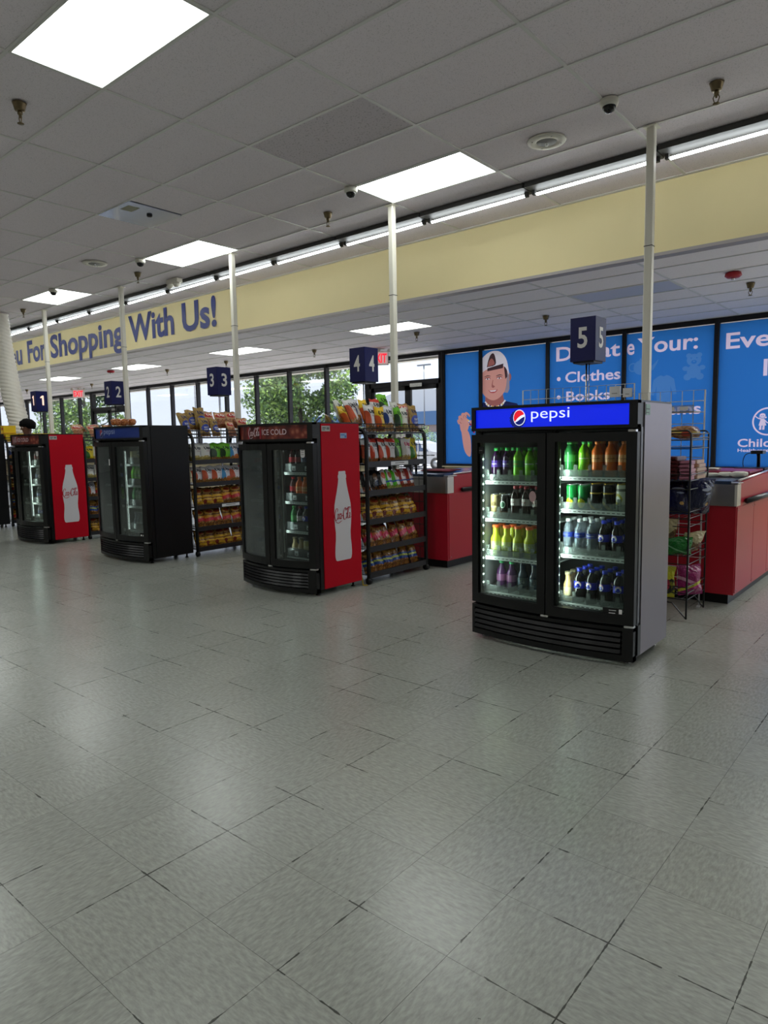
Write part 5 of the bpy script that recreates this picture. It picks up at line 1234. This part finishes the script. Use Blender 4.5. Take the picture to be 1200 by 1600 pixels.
# rack 2
xf = -9.38; rn = 'rack by sign 2'
rack(xf, 'black wire snack rack behind the farther red-sided cooler')
fill(xf, SHZ[0], ['pz_yellow']*6, .15, .225, .08, 'bottom shelf', rn, .3, seed=1)
fill(xf, SHZ[1], ['pz_blue']*6, .15, .225, .075, 'shelf five', rn, .3, seed=2)
fill(xf, SHZ[2], ['white_orange', 'pz_red', 'pz_red', 'white_orange', 'white_orange', 'pz_red'], .15, .225, .075, 'shelf four', rn, .3, seed=0)
fill(xf, SHZ[3], ['white_plain']*6, .15, .2, .06, 'third shelf', rn, .2, seed=4)
fill(xf, SHZ[4], ['yellow_green', 'white_plain', 'white_plain', 'white_plain', 'yellow', 'white_pink'], .15, .2, .055, 'second shelf', rn, .12, seed=3)
pile(xf, [(['tanred', 'pz_red', 'tanred'][i % 3], -.05-.13*(i % 2), 4.62+.115*i, .0+.07*(i % 2), .15, .19, .6+.4*(i % 2), .1*(i % 3), '%s, %s from left' % (['tan snack bag', 'brown snack bag', 'tan snack bag'][i % 3], ORD[i])) for i in range(8)], rn, 1.44)
# rack 1 with yellow boxes on top
xf = -11.99; rn = 'rack by sign 1'
rack(xf, 'black wire snack rack at the left edge behind the cut-off cooler')
for zi, kk in ((0, 'pz_red'), (1, 'pz_blue'), (2, 'pz_yellow'), (3, 'white_orange'), (4, 'white_blue')):
    fill(xf, SHZ[zi], [kk]*5, .16, .22, .07, ['bottom shelf', 'shelf five', 'shelf four', 'third shelf', 'second shelf'][zi], rn, .25, seed=zi)
YB = print_mat('yellow candy box', (232, 196, 24), [('ell', .5, .62, .3, .16, (190, 50, 36)), ('band', .0, .12, 0, (214, 150, 30)), ('ell', .3, .25, .12, .1, (240, 230, 200))], .45, bump=0)
bx_ = [(-.12, 4.76, 0, 'front left'), (-.12, 4.97, 0, 'front, second from left'), (-.12, 5.18, 0, 'front, third from left'), (-.12, 5.39, 0, 'front right'), (-.30, 4.76, .0, 'back left'), (-.28, 4.80, .135, 'stacked highest at the back')]
for dx, y, dz, l in bx_:
    b = MB(); b.box(-.07, -.095, 0, .07, .095, .13, YB, bev=.003); o = b.build('candy_box', None, (xf+dx, y, 1.40+dz+.0), (0, 0, random.uniform(-.05, .05)))
    l2 = MB(); l2.box(-.072, -.097, .128, .072, .097, .134, YB); l2.build('box_lid', o); tag(o, 'yellow candy box on the leftmost rack, %s' % l, 'box')

# ------------------------------------------------------------------ black wire merchandiser and white grid panels by lane 5
e = empty('wire_merchandiser', (-1.455, 5.04, 0)); tag(e, 'black wire merchandiser rack right of the lit cooler, bags and buns', 'rack')
Wm, Dm, Hm = .46, .43, 1.35
for yy in (0, Dm):
    for xx in (0, -Wm):
        s = MB(); s.tube([(xx, yy, .012), (xx, yy, Hm-.02), (xx-(.02 if xx == 0 else -.02), yy, Hm)], .0065, BLACKM, 6); s.build('upright_wire', e)
s = MB()
for yy in (0, Dm): s.tube([(-.02, yy, Hm), (-Wm+.02, yy, Hm)], .0065, BLACKM, 6)
s.tube([(0, 0, Hm-.05), (0, Dm, Hm-.05)], .005, BLACKM, 5); s.tube([(-Wm, 0, Hm-.05), (-Wm, Dm, Hm-.05)], .005, BLACKM, 5); s.build('top_rail', e)
for z in (1.285, 1.0, .735, .465, .15):
    s = MB()
    for zz in (z, z+.045, z-.06 if z > .3 else z+.09):
        s.tube([(0, 0, zz), (0, Dm, zz), (-Wm, Dm, zz), (-Wm, 0, zz), (0, 0, zz)], .0035, BLACKM, 5)
    for k in range(12): s.tube([(-Wm*k/11, 0, z), (-Wm*k/11, Dm, z)], .0022, BLACKM, 4)
    s.build('wire_shelf', e)
s = MB(); s.tube([(0, 0, .012), (-.10, .0, .12), (-Wm, 0, .12)], .006, BLACKM, 5); s.tube([(0, Dm, .012), (-.09, Dm, .12), (-Wm, Dm, .12)], .006, BLACKM, 5); s.build('foot_brace', e)
GW = mat('white coated wire', (206, 206, 208), .4)
for (xa, xb, y, z0, z1, l) in ((-3.02, -2.03, 5.51, .2, 1.735, 'white wire grid panel standing behind the lit cooler'), (-1.99, -1.50, 5.51, .08, 1.655, 'white wire grid panel behind the black merchandiser')):
    e = empty('grid_panel', (xa, y, 0)); tag(e, l, 'grid panel')
    s = MB(); w = xb-xa
    s.tube([(0, 0, 0), (0, 0, z1), (w, 0, z1), (w, 0, 0)], .006, GW, 6); s.build('panel_frame', e)
    s = MB(); nxx = int(w/.075)
    for k in range(1, nxx): s.tube([(w*k/nxx, 0, z0), (w*k/nxx, 0, z1)], .003, GW, 4)
    zz = z1-.08
    while zz > z0: s.tube([(0, .004, zz), (w, .004, zz)], .003, GW, 4); zz -= .10 if xa < -2.5 else .085
    s.build('grid_wires', e)
    s = MB(); s.box(-.008, -.02, 0, .012, .015, .012, GW); s.box(w-.012, -.02, 0, w+.008, .015, .012, GW); s.build('panel_foot', e)
# papers clipped on first panel
for k, (x, z, w, h) in enumerate(((-2.22, 1.665, .085, .085), (-2.11, 1.66, .07, .07))):
    b = MB(); b.box(0, 0, 0, w, .03, h, mat('white cardboard', (225, 226, 228), .6), bev=.004); b.box(.02, -.001, h*.3, w-.02, 0, h*.36, mat('sticker print', (110, 110, 110), .5)); o = b.build('paper_pack', None, (x, 5.475, z-.03), (0, 0, .1*k)); tag(o, ['white paper pack clipped on the grid panel, the larger left one', 'small white paper pack on the grid panel close to the right post'][k], 'paper pack')
# tray on grid panel
b = MB(); b.box(0, 0, 0, .24, .16, .006, GW); b.box(0, -.004, 0, .24, 0, .05, glassy('clear acrylic', (220, 225, 228), .2, 1)); b.box(.02, -.006, .012, .1, -.004, .04, mat('white shelf ticket', (225, 225, 225), .5)); b.box(.14, -.006, .012, .2, -.004, .04, MATS['white shelf ticket'])
tag(b.build('ticket_tray', None, (-1.77, 5.35, 1.49)), 'clear ticket tray hooked on the grid panel above the buns', 'tray')

def lump(name, x, y, z, sx, sy, sz, m, lab, cat, seed=0, rot=(0, 0, 0), n=10, amp=.12):
    rnd = random.Random(seed); ph = [rnd.uniform(0, 6.28) for _ in range(6)]; b = MB(); vs = []; M2 = 14
    for j in range(n+1):
        th = pi*j/n
        for i in range(M2):
            a = 2*pi*i/M2; k = 1+amp*sin(3*a+ph[0]+2*th)+amp*.7*sin(5*a+ph[1])*sin(3*th+ph[2])+amp*.5*sin(9*a+7*th+ph[3])
            ca, sa = cos(a), sin(a); ca = math.copysign(abs(ca)**.7, ca); sa = math.copysign(abs(sa)**.7, sa); st = abs(sin(th))**.7
            vs.append((sx/2*st*ca*k, sy/2*st*sa*k, sz/2-(cos(th)*-1 if 0 else -math.copysign(abs(cos(th))**.8, -cos(th)))*sz/2*(1) if 0 else sz/2+math.copysign(abs(cos(th))**.8, cos(th))*-sz/2))
    fs = [(j*M2+i, j*M2+(i+1) % M2, (j+1)*M2+(i+1) % M2, (j+1)*M2+i) for j in range(n) for i in range(M2)]
    b.add(vs, fs, m, True); o = b.build(name, None, (x, y, z), rot); tag(o, lab, cat); return o
BR = print_mat('bread bag', (190, 140, 90), [('tex', 0, 1, (206, 160, 110), (140, 90, 60), 5), ('band', .55, .75, .2, (220, 190, 90)), ('ell', .7, .4, .2, .2, (190, 80, 60))], .2)
for k, (dx, l) in enumerate(((-.10, 'right'), (-.28, 'middle'), (-.42, 'left'))):
    lump('bread_bag', -1.455+dx, 5.26, 1.29, .17, .3, .1, BR, 'clear bag of buns lying on the top shelf of the black merchandiser, %s' % l, 'bread bag', k)
PACKS = [(mat('dark brown wrapper', (92, 34, 36), .3), -.19, 'dark brown'), (mat('pink wrapper', (196, 130, 150), .3), -.045, 'pink'), (mat('tan wrapper', (200, 160, 130), .3), -.045, 'tan')]
for m_, dx, nmc in PACKS:
    for k in range(6 if nmc == 'dark brown' else 5):
        w, dp, yy = {'dark brown': (.19, .12, 5.18), 'pink': (.08, .055, 5.13), 'tan': (.08, .10, 5.33)}[nmc]; b = MB()
        b.box(-w/2, -dp, 0, w/2, dp, .024, m_, bev=.01); b.box(-w/2+.004, -dp-.012, .01, w/2-.004, -dp, .014, m_); b.box(-w/2+.01, -dp+.01, .024, w/2-.01, dp-.02, .0262, mat('wrapper sheen', (150, 110, 120), .3))
        o = b.build('pastry_pack', None, (-1.455+dx+random.uniform(-.008, .008), yy, 1.005+k*.0275), (0, 0, random.uniform(-.05, .05)))
        tag(o, '%s wrapped pastry pack, %s from bottom of its stack on the black merchandiser' % (nmc, ORD[k]), 'pastry pack')
BGM = {'navy': print_mat('navy bag', (14, 18, 62), [('ell', .6, .72, .2, .04, (170, 178, 200)), ('ell', .66, .60, .12, .03, (150, 160, 190)), ('ell', .7, .3, .07, .05, (190, 150, 80)), ('band', .93, 1.1, 0, (60, 66, 110))], .15, bump=.7)}
BAGM['navyb'] = ('dark navy snack bag', BGM['navy'], None, None)
BAGM['lemon'] = ('lemon yellow snack bag', print_mat('lemon bag', (190, 190, 60), [('ell', .5, .5, .3, .3, (214, 210, 110))], .2, bump=.7), None, None)
BAGM['beige'] = ('beige snack bag with nut print', print_mat('beige bag', (196, 180, 140), [('tex', .1, .6, (180, 140, 90), (110, 80, 50), 8)], .25, bump=.7), None, None)
BAGM['grn'] = ('glossy green snack bag', print_mat('green foil bag', (20, 120, 40), [('band', .6, .68, .6, (120, 190, 130))], .15, bump=.7), None, None)
BAGM['magenta'] = ('magenta snack bag', print_mat('magenta bag', (150, 30, 100), [('band', .55, .66, .4, (210, 150, 180)), ('ell', .6, .3, .2, .1, (190, 60, 130)), ('band', .1, .2, -.3, (196, 190, 60))], .2, bump=.7), None, None)
BAGM['yelblk'] = ('yellow bag with black print', print_mat('yellow print bag', (206, 200, 40), [('tex', .1, .55, (206, 200, 40), (20, 20, 16), 7), ('ell', .7, .4, .14, .2, (170, 30, 60))], .3, bump=.6), None, None)
mx_ = -1.455
for k, dx, y, z, w, h, th, rz, tl, l in (
    ('navyb', -.04, 5.33, .745, .24, .27, .09, R(55), -.25, 'leaning out over the middle shelf, right'), ('navyb', -.14, 5.18, .745, .22, .25, .09, R(25), .25, 'middle shelf, beside its twin'), ('navyb', -.33, 5.2, .745, .22, .25, .09, R(10), .1, 'middle shelf, left'),
    ('lemon', -.33, 5.02, .64, .2, .2, .07, R(20), -.5, 'tilted under the navy bags'), ('beige', -.22, 5.10, .52, .22, .24, .08, R(30), -.5, 'fourth shelf left'), ('beige', -.06, 5.22, .475, .2, .18, .08, R(60), -.5, 'fourth shelf right'),
    ('grn', -.24, 5.06, .475, .2, .17, .08, R(10), -.2, 'fourth shelf, at the left front'), ('grn', -.08, 5.06, .47, .2, .14, .08, R(35), -.3, 'fourth shelf, at the right front'),
    ('magenta', -.34, 5.08, .155, .2, .30, .08, R(20), .1, 'bottom shelf left'), ('magenta', -.03, 5.22, .155, .2, .22, .08, R(50), .1, 'bottom shelf right'), ('yelblk', -.20, 5.03, .155, .24, .22, .08, R(15), .2, 'bottom shelf front'), ('yelblk', -.33, 5.02, .155, .2, .15, .07, R(0), .3, 'bottom shelf far left')):
    bag(k, w, h, th, mx_+dx, y, z, rz, tl, '%s, %s of the black merchandiser' % (BAGM[k][0], l))

# ------------------------------------------------------------------ checkout counters
TOPB = mat('blue grey conveyor top', (70, 84, 110), .18, .4)
BUMP = mat('black bumper', (22, 22, 26), .3)
def counter(xr, xl, y0, y1, lab):
    e = empty('checkout_counter', (xr, y0, 0)); tag(e, lab, 'counter'); w = xr-xl; L = y1-y0
    b = MB(); b.box(-w, 0, .085, 0, L, .775, REDL); bo = b.build('counter_body', e)
    b = MB(); b.box(-w+.05, .06, 0, -.05, L, .085, BLACK); b.build('toe_kick', e)
    b = MB(); b.box(-w-.01, -.02, .775, .006, .12, .94, STEEL, bev=.015); b.build('end_band', e)
    b = MB(); b.box(-w, .0, .94, -.04, L, .965, TOPB); b.build('conveyor_top', e)
    b = MB()
    yy = [0, .2, L]; 
    b.add([(-.035, .12, .775), (0, .12, .775), (0, L, .775), (-.035, L, .775), (-.035, .12, .95), (0, .12, .95), (0, L, 1.0), (-.035, L, 1.0)], [(0, 3, 2, 1), (4, 5, 6, 7), (0, 1, 5, 4), (1, 2, 6, 5), (2, 3, 7, 6), (3, 0, 4, 7)], REDL); b.build('side_guard', e)
    b = MB(); b.box(-.05, .0, .944, .008, .16, .952, STEEL); b.tube([(-.018, .14, .962), (-.018, L, 1.01)], .01, STEEL, 6); b.build('steel_edge', e)
    b = MB(); b.tube([(.022, .24, .80), (.022, L, .80)], .022, BUMP, 8); b.build('bumper_rail', e)
    for ya, yb in ((.02, L*.33), (L*.33+.01, L*.66), (L*.66+.01, L-.01)):
        p = MB(); p.box(0, ya, .1, .006, yb, .765, REDL); po = p.build('side_door', e)
        for z in (.74, .12):
            for q in (ya+.03, yb-.03): s = MB(); s.lathe([(.005, 0), (.004, .003)], CHROME, 6); s.build('screw', po, (.006, q, z), (0, R(90), 0))
    for xx in (-w*.62,): s = MB(); s.lathe([(.006, 0), (.005, .004)], CHROME, 6); s.build('screw', e, (xx, 0, .48), (R(90), 0, 0))
    return e
counter(-1.30, -2.0, 5.68, 7.35, 'red checkout counter with steel end at right edge, lane 5')
counter(-3.96, -4.66, 5.68, 7.35, 'red checkout counter left of the lit cooler, lane 4')
# register with cable on counter 5
e = empty('card_terminal', (-1.45, 7.1, .965)); tag(e, 'black card terminal on a stalk with cable on the right counter', 'card terminal')
b = MB(); b.tube([(0, 0, 0), (0, 0, .14), (.0, -.02, .17)], .015, BLACK, 8); b.build('stalk', e)
b = MB(); b.box(-.05, -.10, .17, .05, .05, .2, BLACK, bev=.01); b.build('terminal_body', e)
b = MB(); b.tube(smoothline([(-.04, -.05, .18), (-.10, -.06, .16), (-.12, -.05, .08), (-.10, -.03, .006)]), .004, BLACK, 5); b.build('cable', e)
b = MB(); b.box(-.17, -.1, 0, .08, .1, .05, BLACK, bev=.01); o = b.build('cash_drawer', None, (-1.42, 6.9, .966)); b = MB(); b.box(-.1, -.103, .015, .05, -.1, .035, FRAME); b.build('drawer_front', o); tag(o, 'black flat cash drawer on the right counter, below the card terminal', 'cash drawer')
# plum bagging shelf with white bags on the right counter
PUR = mat('plum red counter', (150, 34, 66), .3)
e = empty('bagging_shelf', (-1.99, 6.30, .966)); tag(e, 'low plum red shelf on the right counter behind white plastic bags', 'shelf')
b = MB(); b.box(.02, .02, 0, .62, .55, .03, REDL); b.build('shelf_riser', e); b = MB(); b.box(0, 0, .03, .64, .58, .045, PUR, bev=.006); b.build('shelf_top', e)
WB = mat('white plastic bag', (232, 228, 214), .4, noise=.05, nscale=20, bump=.6)
for k in range(6):
    lump('plastic_bag', -1.93+k*.105, 6.22-.02*(k % 2), .965, .125, .07, .035+.008*(k % 3), WB, 'crumpled white plastic bag in front of the plum shelf, %s from left' % ORD[k], 'plastic bag', 20+k, amp=.2)
for k, x in enumerate((-1.86, -1.66)): lump('plastic_bag', x, 6.42, 1.012, .11, .08, .022, WB, 'white plastic bag scrap on top of the plum shelf, %s' % ('left' if k == 0 else 'right'), 'plastic bag', 40+k, amp=.2)
# things on counter 4
o = lump('folded_cloth', -4.38, 6.15, .966, .40, .35, .03, mat('plum fabric', (110, 30, 46), .8), 'low plum-coloured cloth heap on the lane 4 counter', 'cloth', 3)
e = empty('card_terminal', (-4.56, 5.95, .966)); tag(e, 'black card terminal beside the tall snack rack, lane 4 counter', 'card terminal')
b = MB(); b.tube([(0, 0, 0), (0, 0, .12)], .014, BLACK, 8); b.build('stalk', e); b = MB(); b.box(-.04, -.07, .11, .04, .05, .14, BLACK, bev=.01); b.build('terminal_body', e)
# yellow cord
b = MB(); b.tube(smoothline([(-4.20, 4.62, .5), (-4.20, 4.615, .2), (-4.16, 4.60, .03), (-4.14, 4.585, .006), (-4.10, 4.60, .006)]), .006, mat('yellow cord', (190, 160, 30), .5), 6); tag(b.build('power_cord'), 'yellow power cord hanging to the floor behind the nearer red-sided cooler', 'cord')
# buns on roof of black-sided cooler
OB = print_mat('orange bun bag', (206, 130, 60), [('tex', 0, 1, (226, 150, 80), (150, 80, 40), 6)], .2)
for k in range(3): lump('bread_bag', -9.47, 5.19+.12*k, 1.60, .15, .13, .10, OB, 'orange wrapped bun pack, %s from left, above the black-sided cooler' % ORD[k], 'bread bag', 60+k)

# ------------------------------------------------------------------ person behind left cooler
e = empty('person', (-11.72, 4.88, 0)); tag(e, 'person with short black hair standing behind the farther red-sided cooler', 'person')
SKN = mat('brown skin', (110, 70, 52), .5); HAIR = mat('black hair', (8, 7, 7), .75, spec=.1, bump=.6, nscale=60); SHT = mat('dark shirt', (34, 38, 56), .8); TRS = mat('dark trousers', (24, 24, 28), .8)
def skin_obj(name, verts, edges, radii, m, root=0, parent=e, levels=2):
    me = bpy.data.meshes.new(name); me.from_pydata(verts, edges, []); me.materials.append(m)
    o = bpy.data.objects.new(name, me); C.objects.link(o); o.parent = parent
    sm = o.modifiers.new('skin', 'SKIN'); sm.use_smooth_shade = True
    for i, r in enumerate(radii):
        sv = me.skin_vertices[0].data[i]; sv.radius = r if isinstance(r, tuple) else (r, r); sv.use_root = (i == root)
    ss = o.modifiers.new('sub', 'SUBSURF'); ss.levels = levels; ss.render_levels = levels; return o
v = [(0, 0, .92), (0, 0, 1.12), (0, 0, 1.34), (0, 0, 1.44), (0, 0, 1.50), (0, -.01, 1.58), (0, -.015, 1.66), (0, -.01, 1.72),
     (.17, 0, 1.38), (.22, -.02, 1.12), (.2, -.16, .98), (.19, -.22, .96), (-.17, 0, 1.38), (-.22, -.02, 1.12), (-.2, -.16, .98), (-.19, -.22, .96),
     (.09, 0, .84), (.1, -.01, .48), (.1, .01, .08), (.1, -.12, .04), (-.09, 0, .84), (-.1, -.01, .48), (-.1, .01, .08), (-.1, -.12, .04)]
ed = [(0, 1), (1, 2), (2, 3), (3, 4), (4, 5), (5, 6), (6, 7), (2, 8), (8, 9), (9, 10), (10, 11), (2, 12), (12, 13), (13, 14), (14, 15), (0, 16), (16, 17), (17, 18), (18, 19), (0, 20), (20, 21), (21, 22), (22, 23)]
rd = [.14, .12, .14, .06, .052, .075, .095, .07, .05, .038, .028, .024, .05, .038, .028, .024, .085, .055, .038, .03, .085, .055, .038, .03]
skin_obj('body', v, ed, rd, SKN)
skin_obj('shirt', [(0, 0, .94), (0, 0, 1.12), (0, 0, 1.35), (0, 0, 1.42), (.18, 0, 1.38), (.22, -.01, 1.2), (-.18, 0, 1.38), (-.22, -.01, 1.2)], [(0, 1), (1, 2), (2, 3), (2, 4), (4, 5), (2, 6), (6, 7)], [.16, .14, .155, .07, .07, .06, .07, .06], SHT)
skin_obj('trousers', [(0, 0, .95), (.095, 0, .84), (.1, -.01, .48), (.1, .01, .12), (-.095, 0, .84), (-.1, -.01, .48), (-.1, .01, .12)], [(0, 1), (1, 2), (2, 3), (0, 4), (4, 5), (5, 6)], [.15, .1, .07, .055, .1, .07, .055], TRS)
hm = MB(); vs = []; n1, n2 = 14, 18
for j in range(n1+1):
    th = pi*.66*j/n1
    for i in range(n2):
        a = 2*pi*i/n2; k = 1+.05*sin(5*a+3*th)+.03*sin(11*a+7*th)
        drop = .0 if sin(a) > -.5 else .035*j/n1
        vs.append((.122*sin(th)*cos(a)*k, .122*sin(th)*sin(a)*k+.012, 1.655+.112*cos(th)*k+drop))
hm.add(vs, [(j*n2+i, j*n2+(i+1) % n2, (j+1)*n2+(i+1) % n2, (j+1)*n2+i) for j in range(n1) for i in range(n2)], HAIR, True); hm.build('hair', e)
fm = MB(); fm.lathe([(.001, 0), (.012, .002), (.008, .03), (.001, .035)], SKN, 8, c=(0, -.098)); fo = fm.build('nose', e, (0, 0, 1.585))
for s in (-1, 1):
    q = MB(); q.lathe([(.001, -.012), (.012, 0), (.001, .012)], mat('eye white', (220, 215, 210), .3), 8, c=(0, 0)); q.build('eye', e, (s*.03, -.085, 1.622))
    q = MB(); q.lathe([(.001, -.03), (.012, -.02), (.018, .01), (.001, .03)], SKN, 8, sx=.5); q.build('ear', e, (s*.088, 0, 1.60))
q = MB(); q.lathe([(.001, -.006), (.025, 0), (.001, .006)], mat('lips brown', (120, 60, 56), .5), 10, sy=.4); q.build('mouth', e, (0, -.086, 1.548))

# ------------------------------------------------------------------ outside
ASP = mat('sunlit asphalt', (150, 150, 152), .9, noise=.1, nscale=1)
mb = MB(); mb.box(-220, YW+.4, -.75, 60, 230, -.45, ASP); mb.box(X0, YW+.19, -.45, X1, YW+6.5, -.14, mat('concrete walk', (196, 192, 184), .9)); o = mb.build('parking_lot'); struct(o)  # lot paled and walk widened to bounce sun onto the lower ceiling
LEAF = [mat('leaf green light', (110, 140, 62), .6), mat('leaf green mid', (76, 108, 56), .6), mat('leaf green dark', (44, 70, 44), .7)]
BARK = mat('bark', (50, 44, 38), .9)
def tree(x, y, h, rad, seed, lab, nl=5200, z=-.45, leaf=.30):
    rnd = random.Random(seed); e = empty('tree', (x, y, z)); tag(e, lab, 'tree')
    t = MB(); t.tube([(0, 0, 0), (.05, 0, h*.25), (-.05, .05, h*.5), (0, 0, h*.8)], .16*h/7, BARK, 7, r1=.05)
    for k in range(7):
        a = k*.9; t.tube([(0, 0, h*(.25+.06*k)), (cos(a)*rad*.35, sin(a)*rad*.35, h*(.38+.07*k)), (cos(a)*rad*.7, sin(a)*rad*.7, h*(.45+.07*k))], .06*h/7, BARK, 5, r1=.02)
    t.build('trunk', e)
    blobs = []
    for k in range(26):
        a = rnd.uniform(0, 6.28); zz = rnd.uniform(.28, .93); rr = rad*math.sqrt(rnd.uniform(0, 1))*(.95 if .35 < zz < .75 else .6); blobs.append((cos(a)*rr, sin(a)*rr, h*zz, rad*rnd.uniform(.25, .42)))
    f = MB(); f.keepn = True; V3 = {0: [], 1: [], 2: []}
    for _ in range(nl):
        bx, by, bz, br = blobs[rnd.randrange(26)]
        d = Vector((rnd.gauss(0, 1), rnd.gauss(0, 1), rnd.gauss(0, 1))).normalized()*br*(rnd.uniform(.5, 1.05))
        p = Vector((bx, by, bz))+d; u = Vector((rnd.gauss(0, 1), rnd.gauss(0, 1), rnd.gauss(0, 1))).normalized(); v_ = u.cross(Vector((rnd.gauss(0, 1), rnd.gauss(0, 1), rnd.gauss(0, 1)))).normalized()
        s = leaf*rnd.uniform(.5, 1.1)*rad/3; V3[rnd.choice((0, 0, 1, 1, 2))] .append((p-u*s*.5, p+v_*s*.28, p+u*s*.5, p-v_*s*.28))
    for k in V3:
        q = [c for l in V3[k] for c in l]; f.add(q, [(4*i, 4*i+1, 4*i+2, 4*i+3) for i in range(len(V3[k]))], LEAF[k])
    stuff(f.build('foliage', e))
tree(-24.6, 23.0, 6.3, 2.5, 1, 'bushy green tree outside the windows left of lane sign 4', 9000)
tree(-30.6, 27.0, 6.3, 2.3, 2, 'green tree outside, seen behind the post by sign 3', 7000)
tree(-43.0, 21.5, 6.6, 2.6, 3, 'green tree outside the windows beside the far exit sign', 6000)
tree(-49.5, 23, 6.0, 2.4, 4, 'tree outside, left of the post by sign 1', 5000)
tree(-37.5, 44, 4.0, 2.0, 5, 'small distant tree above the black-sided cooler', 2500)
tree(-88, 76, 5.2, 4.5, 6, 'low distant tree on the far side of the parking lot', 3000)
tree(-27.4, 36.5, 2.6, 1.0, 8, 'small round green bush in front of the blue-banded building', 2500)
tree(-84, 124, 8.5, 7.0, 9, 'hazy distant trees beyond the blue-banded building', 3000, leaf=.4)
LAMPM = mat('grey lamp pole', (84, 88, 94), .5)
for x, y, h, l in ((-33.5, 38, 8.6, 'parking lot lamp post outside, right of the bushy tree'), (-60.6, 42, 8.0, 'parking lot lamp post outside, above the black-sided cooler'), (-70.5, 38, 7.5, 'distant lamp post outside, right of lane sign 2'), (-47.0, 63, 10.0, 'lamp post outside the exit door above the blue-banded building')):
    e = empty('street_lamp', (x, y, -.45)); b = MB(); b.tube([(0, 0, 0), (0, 0, h)], .09, LAMPM, 8, r1=.06); b.build('lamp_pole', e)
    b = MB(); b.box(-.9, -.15, h-.05, .9, .15, h+.1, LAMPM, bev=.03); b.build('lamp_head', e); tag(e, l, 'lamp post')
# building with barrel roof
e = empty('retail_building', (-62, 70, -.45)); tag(e, 'low beige building with blue roof band and arched white roof, outside exit door', 'building')
WHT = mat('white metal roof', (140, 144, 150), .5); BLB = mat('blue roof band', (36, 68, 104), .6); BEI = mat('pinkish beige wall', (126, 114, 110), .8)
b = MB(); b.box(-16, 0, 0, 60, 20, 3.5, BEI); b.build('wall', e)
b = MB(); b.box(-16.2, -.4, 3.5, 60.2, 20, 5.2, BLB, bev=.02); b.build('roof_band', e)
b = MB(); n = 24; cxx = 6.2; vs = []
for yy in (3, 18):
    for k in range(n+1): a = pi*k/n; vs.append((cxx-8.2*cos(a), yy, 5.2+3.2*sin(a)))
b.add(vs, [(k, k+1, n+2+k, n+1+k) for k in range(n)]+[tuple(range(n+1)), tuple(range(2*n+1, n, -1))], WHT, False); b.build('arched_roof', e)
for k in range(6):
    b = MB(); b.box(-10+k*9, -.06, .6, -6+k*9, 0, 2.6, mat('far window glass', (110, 130, 150), .1)); b.build('window', e)
# cars
def car(x, y, rz, col, lab, z=-.45):
    e = empty('car', (x, y, z), rz); tag(e, lab, 'car'); P = mat('car paint %s' % str(col), col, .2, 0, coat=.5)
    prof = [(-2.25, .35), (-2.28, .75), (-2.15, .98), (-1.95, 1.05), (-1.55, 1.5), (-1.1, 1.64), (.2, 1.66), (.75, 1.5), (1.15, 1.08), (1.9, .96), (2.2, .8), (2.27, .5), (2.2, .3)]
    b = MB(); n = len(prof); rows = []
    for yy, k in ((-.9, .97), (-.78, 1), (.78, 1), (.9, .97)):
        for (px, pz) in prof: rows.append((px, yy*(.82 if pz > 1.1 else 1), .3+(pz-.3)*k))
    fs = [(r*n+i, r*n+i+1, (r+1)*n+i+1, (r+1)*n+i) for r in range(3) for i in range(n-1)]+[tuple(range(n)), tuple(range(4*n-1, 3*n-1, -1))]+[(r*n, (r+1)*n, (r+1)*n+n-1, r*n+n-1) for r in range(3)]
    b.add(rows, fs, P, False); b.build('car_body', e)
    G = mat('car glass', (40, 50, 70), .06)
    for s in (-1, 1):
        for (a, c, d, f2) in (((-1.85, 1.1), (-1.45, 1.48), (-.55, 1.52), (-.55, 1.08)), ((-.45, 1.08), (-.45, 1.52), (.18, 1.53), (.25, 1.08)), ((.33, 1.08), (.27, 1.52), (.6, 1.42), (.95, 1.08))):
            q = MB(); q.add([(p[0], s*(.9 if p[1] < 1.2 else .765)+s*.012, p[1]) for p in (a, c, d, f2)], [(0, 1, 2, 3)], G); q.build('side_window', e)
        for wx in (-1.4, 1.42):
            q = MB(); q.lathe([(.2, -.09), (.33, -.1), (.35, -.06), (.35, .06), (.33, .1), (.2, .09)], mat('tyre', (24, 24, 26), .8), 20); wo_ = q.build('wheel', e, (wx, s*.84, .35), (R(90), 0, 0))
            q = MB(); q.lathe([(.02, -.11), (.2, -.09), (.2, .09), (.02, .11)], mat('alloy rim', (150, 152, 156), .3, .8), 10); q.build('hub', wo_)
car(-24.5, 32.5, R(8), (130, 132, 138), 'white SUV parked outside the exit door beside the blue poster')
car(-28.5, 34.5, R(20), (100, 108, 118), 'silver car parked outside behind the snack rack by sign 4')
car(-52, 30, 0, (110, 116, 130), 'grey car in the distant parking lot left of lane sign 1')

# unused prototypes are always placed; drop any that never were
for k, p in PR.items():
    if k not in USED:
        for c in kids(p): bpy.data.objects.remove(c)
        bpy.data.objects.remove(p)
